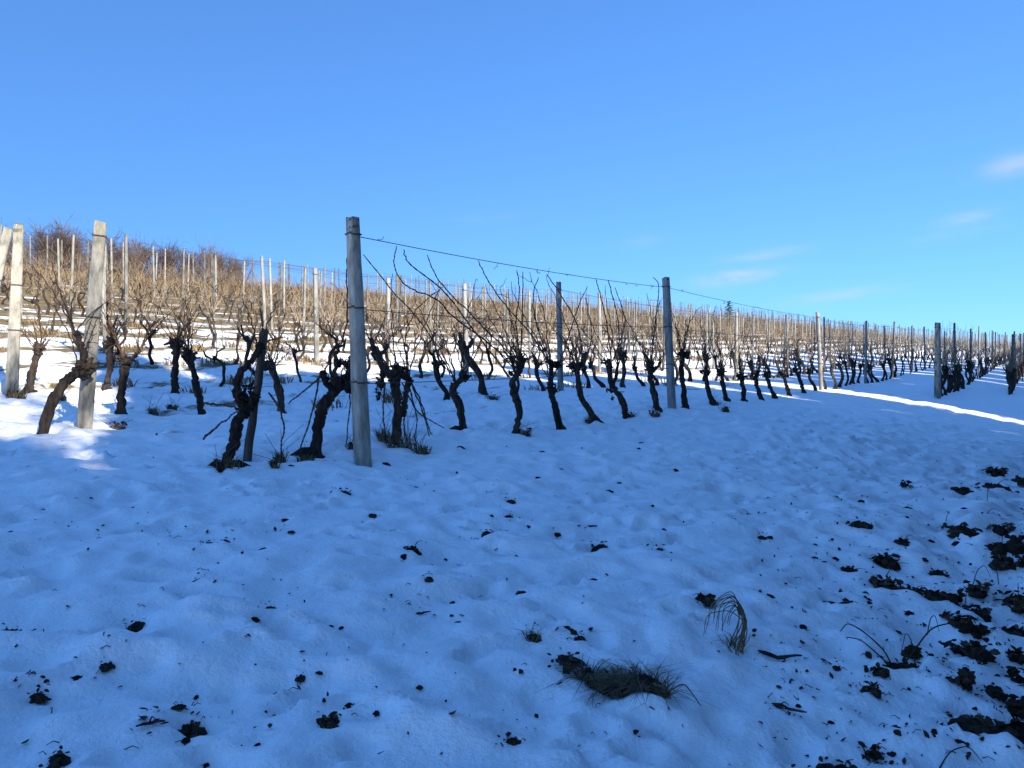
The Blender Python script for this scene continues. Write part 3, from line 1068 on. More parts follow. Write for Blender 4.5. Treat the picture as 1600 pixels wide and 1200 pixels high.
def hero_vine(label, row, v, paths, radii, canes, extra_knots=(), ncane=6, seed=0, bias=-.35, roots=(), group=None):
    """a vine of the nearest rows, its old wood following its own crooked outline"""
    rng = np.random.default_rng(500 + seed)
    if v is None:
        bx_, by_, bz_ = at(*paths[0][0])
        v = uv_of(bx_, by_)[1]
    P0 = row_pt(paths[0][0][0], paths[0][0][1], v)
    base = np.array([P0[0], P0[1], gfin(P0[0], P0[1])])
    dz = base[2] - P0[2]
    root = link('vine', None, None, tuple(base))
    root.empty_display_size = .1
    tag(root, label, 'vine', group or ('vines of the front row' if row == 1 else 'vines of the %s row' % ordw(row)))
    VINES.append((row, uv_of(base[0], base[1])[0]))
    tips = []
    for k, (pp, rr) in enumerate(zip(paths, radii)):
        W = np.array([row_pt(a, b, v) for a, b in pp])
        W[:, 2] += dz
        W -= base
        yy = rng.normal(0, .03, len(W))
        if k == 0:
            yy[0] = 0
        W[:, :2] += yy[:, None] * DV[None, :]
        n = max(12, 6 * len(W))
        # smooth the hand-set points
        t = np.linspace(0, len(W) - 1, n)
        S = np.stack([np.interp(t, range(len(W)), W[:, i]) for i in range(3)], -1)
        S[1:-1] = .25 * S[:-2] + .5 * S[1:-1] + .25 * S[2:]
        S[1:-1] = .25 * S[:-2] + .5 * S[1:-1] + .25 * S[2:]
        S[1:-1] += rng.normal(0, .006, (n - 2, 3))
        if k == 0:
            S = np.vstack([S[0] - np.array([0, 0, .07]), S])
        tq = np.linspace(0, 1, len(S))
        rad = np.linspace(rr[0], rr[1], len(S)) * (1 + .04 * rng.normal(0, 1, len(S)) + .11 * np.sin(tq * rng.uniform(9, 15) + rng.uniform(0, 6)))
        if k == 0:
            rad[:2] *= 1.5
            rad[2] *= 1.2
        mb = MB()
        mb.tube(S, rad, 11, .24, True, rng)
        if k == 0:
            for q in range(3):
                mb.merge(knot_mb(rng, S[-1] + rng.normal(0, .03, 3), rr[1] * rng.uniform(1.0, 1.5)))
            for (rx_, ry_) in roots:
                e = row_pt(rx_, ry_, v)
                ex, ey = e[0], e[1]
                e = np.array([ex, ey, gfin(ex, ey)]) - base
                mb.tube([S[1] + [0, 0, .05], S[1] * .5 + e * .5 + [0, 0, .045], e + [0, 0, -.02]], [rr[0] * .9, rr[0] * .75, rr[0] * .35], 8, .15, True, rng)
            link('trunk', mb.mesh('trunk', M_BARK), root)
        else:
            link('arm', mb.mesh('arm', M_BARK), root)
        tips.append(S[-1])
        tips.append(S[int(len(S) * .8)])
    for (kx, ky, kr) in extra_knots:
        c = row_pt(kx, ky, v)
        c[2] += dz
        mb = MB()
        for q in range(5):
            mb.merge(knot_mb(rng, c - base + rng.normal(0, kr * .6, 3), kr * rng.uniform(.35, .6)))
        link('head_wood', mb.mesh('head_wood', M_BARK), root)
    for cp in canes:
        W = np.array([row_pt(a, b, v) for a, b in cp])
        W[:, 2] += dz
        W -= base
        W[:, :2] += (np.cumsum(rng.normal(0, .02, len(W))))[:, None] * DV[None, :]
        n = 4 * len(W)
        t = np.linspace(0, len(W) - 1, n)
        S = np.stack([np.interp(t, range(len(W)), W[:, i]) for i in range(3)], -1)
        for _ in range(3):
            S[1:-1] = .25 * S[:-2] + .5 * S[1:-1] + .25 * S[2:]
        S[1:-1] += rng.normal(0, .004, (n - 2, 3))
        link('cane', cane_mb(S, .0085, .0045, 5).mesh('cane', M_CANE_DARK), root)
    for c in range(ncane + 2):
        s = tips[int(rng.integers(len(tips)))]
        du = rng.normal(bias, .45)
        d = np.array([DU[0] * du + DV[0] * rng.normal(0, .2), DU[1] * du + DV[1] * rng.normal(0, .2), 1.0])
        cu = rng.normal(bias * .5, .4)
        cp = cane_path(rng, s, d, rng.uniform(.45, 1.25) if 2 < seed < 40 else rng.uniform(.2, .55) if seed < 3 else rng.uniform(.25, .75), (DU[0] * cu, DU[1] * cu, rng.normal(-.05, .2)), 10, .009)
        mb = cane_mb(cp, .0068, .0032, 5)
        for q in range(int(rng.integers(0, 3))):
            k = int(rng.integers(3, len(cp)))
            lp = cane_path(rng, cp[k], (rng.normal(0, .6), rng.normal(0, .6), rng.uniform(-.5, .8)), rng.uniform(.08, .3), (0, 0, rng.normal(0, .6)), 4, .006)
            mb.tube(lp, np.linspace(.0035, .0018, len(lp)), 4)
        link('cane', mb.mesh('cane', M_CANE_DARK), root)
    return root


hero_vine('forked old vine tied to a leaning dark stake, nearest of all', 1, None,
          [[(352, 728), (356, 707), (368, 668), (369, 648), (383, 632), (396, 622)], [(384, 622), (375, 604), (379, 568), (395, 546), (406, 524)]],
          [(.050, .037), (.030, .024)],
          [[(414, 602), (428, 622), (436, 660), (426, 690), (437, 715)], [(320, 617), (345, 620), (376, 626)], [(318, 674), (345, 650), (370, 630)],
           [(404, 530), (412, 500), (408, 470)], [(398, 540), (425, 520), (452, 515)]],
          ((386, 606, .075),), 3, 1, -.2, ((318, 752), (392, 742)))
hero_vine('thick crooked vine with a heavy tangled head just left of the tallest post', 1, None,
          [[(492, 706), (496, 658), (503, 627), (518, 603), (541, 588)], [(520, 604), (508, 588), (500, 572)], [(522, 598), (524, 565), (525, 530)], [(534, 592), (543, 565), (548, 548)]],
          [(.052, .042), (.030, .024), (.022, .015), (.024, .016)],
          [[(500, 575), (488, 640), (470, 690), (456, 712)], [(503, 580), (478, 600), (455, 622)], [(545, 570), (552, 610), (544, 690)], [(528, 532), (540, 500), (542, 430), (541, 395)]],
          ((530, 590, .09), (541, 560, .05)), 5, 2, -.1, ((452, 722),))
hero_vine('bushy headed vine with weeds at its foot just right of the tallest post', 1, None,
          [[(614, 690), (615, 642), (613, 596), (620, 574)], [(628, 640), (629, 612), (637, 580)]],
          [(.046, .04), (.032, .026)],
          [[(637, 580), (660, 620), (672, 660), (690, 690)], [(605, 578), (591, 590), (592, 604)], [(640, 600), (634, 650), (641, 690)], [(640, 588), (657, 640), (651, 692)], [(602, 588), (597, 640), (606, 688)],
           [(640, 585), (668, 650), (674, 688)], [(630, 590), (648, 620), (662, 640), (700, 660)]],
          ((610, 582, .085), (634, 578, .075)), 7, 3, -.25)
hero_vine('slim vine with one root sprawling left, second right of the tallest post', 1, None,
          [[(724, 672), (719, 632), (711, 603), (719, 583)]], [(.044, .038)],
          [[(712, 590), (690, 560), (660, 505), (610, 452), (562, 392)], [(722, 580), (735, 556), (745, 530)]],
          ((712, 598, .055),), 6, 4, -.45, ((699, 684),))
hero_vine('vine bowed like a bracket with a tuft at its foot', 1, None,
          [[(805, 673), (809, 636), (804, 609), (795, 591), (812, 574), (813, 560)]], [(.042, .034)],
          [[(811, 562), (794, 543), (750, 498), (712, 460), (683, 432), (669, 393)], [(806, 570), (770, 530), (718, 492), (687, 457), (668, 452), (639, 436), (623, 404), (625, 378)],
           [(815, 560), (806, 500), (812, 452), (805, 418)], [(798, 585), (745, 510), (700, 448), (636, 402), (634, 384)], [(815, 562), (818, 480), (820, 420)]],
          ((806, 578, .05),), 5, 5, -.5)
hero_vine('vine with a lumpy waist left of a grey second-row post', 1, None,
          [[(877, 666), (867, 632), (862, 602), (859, 566)]], [(.044, .032)],
          [[(859, 568), (835, 520), (790, 470), (760, 430), (748, 398)], [(862, 590), (885, 540), (905, 470), (920, 440)], [(862, 568), (838, 500), (834, 450), (848, 425)]],
          ((862, 598, .06),), 6, 6, -.35)
hero_vine('vine leaning left with weeds at its foot, right of a grey second-row post', 1, None,
          [[(938, 660), (922, 632), (909, 608), (910, 568)]], [(.046, .034)],
          [[(910, 570), (900, 500), (862, 440), (848, 424)], [(910, 575), (925, 520), (912, 460)]], ((910, 572, .045),), 7, 7, -.35)
hero_vine('strongly slanted vine with two upright arms left of the leaning dark post', 1, 0,
          [[(979, 648), (966, 617), (957, 594), (953, 566)], [(957, 596), (966, 580), (967, 562)]], [(.044, .032), (.026, .02)],
          [[(953, 568), (950, 500), (935, 450), (929, 432)], [(967, 562), (968, 500), (950, 440), (944, 434)], [(960, 560), (985, 500), (968, 445)]],
          ((951, 606, .05),), 6, 8, -.3)
hero_vine('vine with a swollen dark foot beside the leaning dark post', 1, 0,
          [[(1027, 645), (1025, 620), (1016, 596), (1017, 580)], [(1017, 588), (1027, 580), (1031, 570)]], [(.05, .036), (.026, .02)],
          [[(1017, 580), (1022, 510), (1027, 450), (1018, 440)]], ((1020, 586, .045),), 8, 9, -.3)
for k, (pp, lab) in enumerate((
        ([(1071, 637), (1067, 612), (1065, 580), (1065, 552)], 'upright vine just right of the leaning dark post'),
        ([(1114, 632), (1105, 606), (1097, 582)], 'slanted vine, second to the right of the leaning dark post'),
        ([(1136, 627), (1128, 600), (1122, 578)], 'slanted vine, third to the right of the leaning dark post'),
        ([(1162, 622), (1157, 604), (1154, 585)], 'slanted vine, fourth to the right of the leaning dark post'),
        ([(1190, 619), (1186, 600), (1182, 582)], 'slanted vine, fifth to the right of the leaning dark post'),
        ([(1211, 617), (1204, 600), (1198, 580)], 'slanted vine, sixth to the right of the leaning dark post'),
        ([(1234, 614), (1230, 600), (1226, 580)], 'stout vine midway between the front row\'s second and third posts'),
        ([(1256, 612), (1250, 595), (1246, 577)], 'slanted vine, second left of the front row\'s third post'))):
    hero_vine(lab, 1, 0, [pp], [(.046, .036)], [], ((pp[-1][0], pp[-1][1], .04),), 10, 20 + k, -.1)
# second and third rows, left part
hero_vine('sunlit vine slanting right to lean on the second concrete post', 2, None,
          [[(64, 680), (77, 622), (100, 584), (128, 567)], [(120, 570), (129, 552), (127, 530), (118, 508)]], [(.052, .04), (.034, .024)],
          [[(119, 508), (112, 470), (125, 440)], [(128, 565), (141, 583), (147, 570)]], ((124, 560, .05),), 6, 40, .1)
hero_vine('dark vine with a raised right arm, right of the cream post', 2, None,
          [[(189, 648), (190, 610), (194, 575), (193, 562)], [(197, 570), (210, 555), (218, 546)]], [(.045, .04), (.024, .018)],
          [[(218, 546), (228, 525), (240, 500)]], ((193, 564, .055),), 9, 41, .1)
hero_vine('slim dark vine slanting left in the shaded snow at left', 2, None,
          [[(316, 645), (309, 605), (300, 575), (294, 553)]], [(.04, .036)], [], ((294, 556, .045),), 9, 42, 0)
hero_vine('dark vine slanting left, right behind the leaning stake', 2, None,
          [[(440, 641), (436, 605), (428, 580), (425, 562)]], [(.046, .042)], [], ((425, 565, .045),), 8, 43, 0)
hero_vine('sunlit brown vine beside the upright cream post at the left edge', 3, None,
          [[(46, 608), (50, 582), (54, 562), (66, 540)]], [(.05, .04)], [[(60, 545), (55, 520), (50, 500)]], ((62, 548, .05),), 9, 44, 0)
hero_vine('dark upright vine with a knobbed top behind the cream post', 3, None,
          [[(167, 608), (169, 580), (172, 552), (177, 535)]], [(.045, .036)], [], ((176, 540, .06),), 9, 45, 0)
hero_vine('straight dark vine in the middle of the shaded left rows', 3, None,
          [[(273, 614), (273, 580), (274, 550), (275, 534)]], [(.05, .045)], [], ((276, 540, .065),), 10, 46, 0)

# grape bunch left hanging on the bushy vine
bushy = [o for o in bpy.data.objects if o.name.startswith('vine') and 'bushy headed' in o.get('label', '')][0]
gb = MB()
grng = np.random.default_rng(4)
for i in range(34):
    f = grng.uniform(0, 1)
    rr = .028 * (1 - f) + .006
    a = grng.uniform(0, 6.28)
    gb.merge(knot_mb(grng, (rr * math.cos(a), rr * math.sin(a), -.11 * f), .010))
gb.tube([(0, 0, .07), (.004, 0, .03), (0, 0, -.02)], .003, 4)
gp = row_pt(591, 608, uv_of(bushy.location[0], bushy.location[1])[1]) - np.array(bushy.location)
link('grape_bunch', gb.mesh('grape_bunch', M_GRAPE), bushy, tuple(gp))

# wooden stake of the nearest vine
VST = uv_of(*at(385, 712)[:2])[1]
sx_, sy_ = row_pt(385, 712, VST)[:2]
sz_ = gfin(sx_, sy_)
srng = np.random.default_rng(12)
top = row_pt(415, 516, VST) - np.array([sx_, sy_, sz_])
smb = MB()
tt = np.linspace(-.12, 1, 9)
smb.tube(np.array([top * t for t in tt]) + srng.normal(0, .003, (9, 3)), .036 * np.linspace(1.0, .95, 9), 9, .1, True, srng)
st = link('wooden_stake', smb.mesh('wooden_stake', M_STAKE), None, (sx_, sy_, sz_))
tag(st, 'dark wooden stake leaning right beside the nearest vine', 'stake')

# all other vines: the 300 that show largest are things of their own, the far rest is one mass
variants = []
for i in range(20):
    tm, cm = generic_vine(np.random.default_rng(800 + i), -.16 if i < 8 else 0.0, 1.0, 12 if i < 8 else 10, (.3, 1.15) if i < 8 else (.25, .95), 1.0 if i < 8 else .68)
    variants.append((tm.mesh('old_trunk', M_BARK), cm.mesh('vine_canes', M_CANE)))
specs = []
for r, v in ALLROWS + ALLROWS_R:
    u = START_R.get(r, -1.0 + .26 * v) + .5
    if r in (0, -1, -2):
        uend = 110
    else:
        uend = 150 if v < 20 else 140
    while u < uend:
        u += vr_rng.uniform(.76, 1.02) * (.62 if r < 1 else 1 if r < 3 else .92)
        if any(rr == r and abs(u - uu_) < .55 for rr, uu_ in VINES):
            continue
        if r == 1 and u < 15.2:
            continue
        if vr_rng.uniform() < .04:
            continue
        x, y = xy_of(u, v + vr_rng.normal(0, .06))
        if y < 4 or y > 150:
            continue
        z = float(z_smooth(np.array([x]), np.array([y]))[0])
        a, b = proj(x, y, z + .8)
        if -40 < a < 1640:
            specs.append((math.hypot(x, y), r, u, x, y, z))
specs.sort()
n_thing = 300 - len(VINES)
count = {}
for d, r, u, x, y, z in sorted(specs[:n_thing], key=lambda p: (p[1], p[2])):
    k = int(vr_rng.integers(8)) if r in (1, 2, 0, -1) else int(vr_rng.integers(8, 20))
    root = link('vine', None, None, (x, y, gfin(x, y)), ROWDIR + vr_rng.normal(0, .15) + (math.pi if (r > 2 and vr_rng.uniform() < .5) else 0))
    root.empty_display_size = .1
    s = vr_rng.uniform(.9, 1.15)
    root.scale = (s, s, s * vr_rng.uniform(.92, 1.12))
    link('trunk', variants[k][0], root)
    link('canes', variants[k][1], root)
    count[r] = count.get(r, 0) + 1
    if r == 1:
        lab = 'dark slanted vine past the front row\'s third post, %s along' % ordw(count[r])
    elif r == 2:
        lab = 'bare vine in the second row, %s of those behind the front row' % ordw(count[r])
    elif r < 1:
        lab = 'dark upright vine in the %s shaded row at the right edge, %s along' % ('short' if r == 0 else 'outermost', ordw(count[r]))
    else:
        lab = 'bare vine with tan canes in the %s row, %s from the left' % (ordw(r), ordw(count[r]))
    tag(root, lab, 'vine', 'vines of the shaded rows at right' if r < 1 else 'vines of the %s row' % ordw(r) if r > 1 else 'vines of the front row')
far_t, far_c = MB(), MB()
lows = [generic_vine(np.random.default_rng(900 + i), -.1 if i < 5 else 0, .4, 8, (.3, .95) if i < 5 else (.25, .85), .60) for i in range(10)]
for d, r, u, x, y, z in specs[n_thing:]:
    tm, cm = lows[int(vr_rng.integers(5)) + (5 if u < 45 else 0)]
    a = ROWDIR + vr_rng.normal(0, .2) + (math.pi if vr_rng.uniform() < .5 else 0)
    s = vr_rng.uniform(.9, 1.15)
    Mx = np.array([[math.cos(a) * s, -math.sin(a) * s, 0], [math.sin(a) * s, math.cos(a) * s, 0], [0, 0, s * vr_rng.uniform(.9, 1.15)]])
    zz = gfin(x, y)
    far_t.merge(tm, Mx, np.array([x, y, zz]))
    far_c.merge(cm, Mx, np.array([x, y, zz]))
fv = link('distant_vines', far_c.mesh('distant_vine_canes', M_CANE))
tag(fv, 'mass of tan canes of the distant vine rows on the slope', 'vines', None, 'stuff')
ft = link('trunks', far_t.mesh('distant_vine_trunks', M_BARK), fv)
ft['kind'] = 'stuff'

# ------------------------------------------------------------------ dry grass under the rows
g_rng = np.random.default_rng(31)
gm = MB()
for r, v in ALLROWS:
    if v < 2.5:
        continue
    u = -1 + .26 * v
    while u < 100:
        u += g_rng.exponential(1.9 if v < 8 else .5)
        x, y = xy_of(u, v + g_rng.normal(0, .25))
        if y < 5:
            continue
        z = gfin(x, y)
        a, b = proj(x, y, z)
        if not (-40 < a < 1640):
            continue
        n = int(np.clip(620 / y, 8, 46))
        grass_blades(gm, g_rng, n, g_rng.uniform(.10, .30), g_rng.uniform(.12, .36), .7, .010 + .0006 * y, 0, (x, y, z))
dg = link('dry_grass', gm.mesh('dry_grass', M_GRASS, False))
tag(dg, 'dry yellow grass growing along the feet of the vine rows', 'grass', None, 'stuff')

# tall dry herbage along the crest
bm_ = MB()
for i in range(4000):
    u, v = g_rng.uniform(6, 95), 40.5 + g_rng.uniform(0, 1) ** .8 * 8
    x, y = xy_of(u, v)
    a, b = proj(x, y, 5)
    if not (-60 < a < 1640):
        continue
    z = gfin(x, y)
    grass_blades(bm_, g_rng, 9, g_rng.uniform(.5, 1.25) * (1.0 if u < 45 else .7), .35, .45, .028, 0, (x, y, z))
ub = link('dry_undergrowth', bm_.mesh('dry_undergrowth', M_BRUSH, False))
tag(ub, 'russet dry undergrowth along the crest of the slope', 'undergrowth', None, 'stuff')


# ------------------------------------------------------------------ bare shrubs on the crest
def shrub_meshes(seed, h):
    rng = np.random.default_rng(seed)
    s, t = MB(), MB()
    for i in range(9):
        a = rng.uniform(0, 6.28)
        d = np.array([math.cos(a) * rng.uniform(.1, .7), math.sin(a) * rng.uniform(.1, .7), 1])
        P = cane_path(rng, (rng.normal(0, .25), rng.normal(0, .25), -.1), d, h * rng.uniform(.65, 1.0), (0, 0, .1), 6, .03)
        s.tube(P, np.linspace(.045, .014, len(P)), 5, cap=False)
        for k in range(1, len(P)):
            for q in range(9):
                d2 = np.array([rng.normal(0, .75), rng.normal(0, .75), rng.uniform(.05, 1.0)])
                st_ = P[k - 1] + (P[k] - P[k - 1]) * rng.uniform(0, 1)
                L = rng.uniform(.35, .95) * h / 3.2
                T = cane_path(rng, st_, d2, L, (0, 0, .4), 3, .02)
                t.tube(T, np.linspace(.012, .006, len(T)), 3, cap=False)
                for w in range(3):
                    d3 = d2 + rng.normal(0, .6, 3)
                    T2 = cane_path(rng, T[int(rng.integers(1, len(T)))], d3, L * .55, (0, 0, .3), 2, .01)
                    t.tube(T2, np.linspace(.007, .004, len(T2)), 3, cap=False)
    return s.mesh('shrub_stems', M_TWIG), t.mesh('shrub_twigs', M_TWIG)


shr = [shrub_meshes(60 + i, 3.0) for i in range(4)]
SHRUBS = [(2, 355, 2.8), (28, 362, 2.5), (60, 358, 3.0), (88, 345, 3.6), (115, 352, 3.2), (140, 368, 2.6), (172, 366, 3.0), (200, 372, 2.9), (226, 376, 2.7), (252, 378, 2.6),
          (278, 382, 2.6), (303, 384, 2.5), (330, 382, 2.7), (352, 394, 2.2), (372, 400, 1.9)]
for i, (px, ptop, h) in enumerate(SHRUBS):
    x, y = on_row(px, 46.0 + (i % 3) * 1.2)
    z = gfin(x, y)
    top_y = CAMZ + (600 - ptop) / F * y
    hh = max(1.2, top_y - z)
    root = link('bare_shrub', None, None, (x, y, z), i * 1.3)
    root.scale = (hh / 3.0 * .95, hh / 3.0 * .95, hh / 3.0)
    link('stems', shr[i % 4][0], root)
    link('twigs', shr[i % 4][1], root)
    lab = 'leafless reddish shrub on the crest, %s from the left edge' % ordw(i + 1)
    if i == 3:
        lab = 'tallest leafless reddish shrub on the crest, left of the cream post top'
    tag(root, lab, 'shrub', 'bare shrubs along the crest')


# ------------------------------------------------------------------ evergreens
def evergreen(seed, h, rad, nleaf, size, base=.12):
    rng = np.random.default_rng(seed)
    t, c = MB(), MB()
    t.tube([(0, 0, -.3), (0, 0, h * .4), (0, 0, h * .95)], [rad * .09, rad * .06, .02], 8)
    nb = int(h * 9)
    for i in range(nb):
        f = (i + .5) / nb
        z = h * (base + (1 - base) * f)
        R = rad * (1 - f) ** .33 * rng.uniform(.65, 1.12)
        a = i * 2.4 + rng.normal(0, .2)
        n = max(8, int(nleaf / nb))
        q = np.sqrt(rng.uniform(0, 1, n))
        aa = a + rng.normal(0, .42, n)
        px, py = R * q * np.cos(aa), R * q * np.sin(aa)
        pz = z - R * .28 * q + rng.normal(0, .15, n) * size * 2
        d = rng.normal(0, 1, (n, 3))
        e = rng.normal(0, 1, (n, 3))
        d[:, 2] *= .5
        d /= np.linalg.norm(d, axis=1)[:, None]
        e /= np.linalg.norm(e, axis=1)[:, None]
        P = np.stack([px, py, pz], -1)
        V = np.stack([P - d * size, P + e * size * .6, P + d * size], 1).reshape(-1, 3)
        c.add(V, None, np.arange(n * 3).reshape(-1, 3))
        t.tube([(0, 0, z), (R * .8 * math.cos(a), R * .8 * math.sin(a), z - R * .22)], [.03 * rad / 2, .008], 4, cap=False)
    return t.mesh('evergreen_trunk', M_TRUNK), c.mesh('evergreen_crown', M_EVER, False)


def plant_tree(meshes, x, y, s, sz, label, group):
    root = link('evergreen_tree', None, None, (x, y, gfin(x, y)), x * 1.7)
    root.scale = (s, s, sz)
    link('trunk', meshes[0], root)
    link('crown', meshes[1], root)
    tag(root, label, 'tree', group)
    return root


ev = [evergreen(300 + i, 10.0, 2.3, 17000, .26, .04) for i in range(3)]
far_ev = evergreen(320, 3.0, .9, 2600, .09, .05)
x, y = on_row(1139, 30.0)
z = gfin(x, y)
hh = CAMZ + (600 - 470) / F * y - z
plant_tree(far_ev, x, y, hh / 3.4, hh / 3.0, 'small dark evergreen poking above the distant canes', None)['category'] = 'tree'

# belt of evergreens behind the viewer: it throws the shade over the foreground
TAN = math.tan(SUN_EL)


def shade_tree(w, T, tend, k, wide=1.0):
    """tree at sun-lateral position w, T metres behind; its shade ends tend metres ahead along the sunlight"""
    x, y = w * .8 + T * .6, w * .6 - T * .8
    zg = gfin(x, y)
    # height so that the tip's shade falls at height ~1.2 m at the end of its shadow
    h = (T + tend) * TAN + 1.0 - zg
    plant_tree(ev[k % 3], x, y, wide * 1.0, h / 10.0, 'dense evergreen of the tree belt behind the viewpoint that shades the snow', 'evergreens behind the viewpoint')


belt = [(-1.4, 15.5, 7.9, 1), (.5, 14, 7.5, .8), (1.6, 16, 7.3, .7),
        (2.75, 14, 20, .60), (3.1, 18, 19, .6), (4.6, 15.5, 18, .9), (6.2, 14, 15.5, 1), (7.8, 15.5, 15, 1), (9.4, 14, 14.5, 1), (11.0, 15.5, 14.5, 1), (12.6, 14, 14.5, 1), (14.2, 15.5, 15, 1),
        (17.35, 14, 21, 1.02), (5.4, 18.5, 14.5, .9), (8.6, 18.5, 13.5, 1), (11.8, 18, 13, 1), (15.0, 18.5, 14, 1)]
for i, (w, T, te, wd) in enumerate(belt):
    shade_tree(w, T, te, i, wd)
belt2 = [(21.6, 18), (23.2, 18), (24.8, 20), (26.8, 22), (29, 24), (31.5, 26), (34, 28), (37, 30), (40, 33), (43, 35), (46.5, 37), (50, 39), (54, 40), (58, 41), (62, 42)]
for i, (w, te) in enumerate(belt2):
    shade_tree(w, 14 + (i % 2) * 1.5, te, i, 1.05)
thin = evergreen(311, 10.0, 2.3, 800, .2, .45)  # sparse unseen tree, added to dapple the sunlit patch at left
x, y = 1.0 * .8 + 21 * .6, 1.0 * .6 - 21 * .8
plant_tree(thin, x, y, .75, ((21 + 13) * TAN + 1 - gfin(x, y)) / 10, 'thin crowned evergreen added behind the tree belt to dapple the sunlight', None)
# evergreen bushes just past the right bank keep its snow dim
for i, (x, y, s_, sz_) in enumerate(((9.6, 9.8, .95, 1.0), (7.8, 7.3, .9, .95), (6.2, 5.0, .85, .85), (5.1, 2.9, .9, .9), (4.4, .8, .9, .9), (4.0, -1.3, .9, .9), (8.2, 4.0, 1, 1.1))):
    plant_tree(ev[i % 3], x, y, s_, sz_, 'dense evergreen growing just beyond the right bank', 'evergreens beyond the right bank')

# ------------------------------------------------------------------ things lying in the snow
b_rng = np.random.default_rng(77)


def stem(mb, P, r0, r1):
    P = np.array(P, float)
    n = 5 * len(P)
    t = np.linspace(0, len(P) - 1, n)
    S = np.stack([np.interp(t, range(len(P)), P[:, i]) for i in range(3)], -1)
    for _ in range(4):
        S[1:-1] = .25 * S[:-2] + .5 * S[1:-1] + .25 * S[2:]
    mb.tube(S, np.linspace(r0, r1, n), 5)


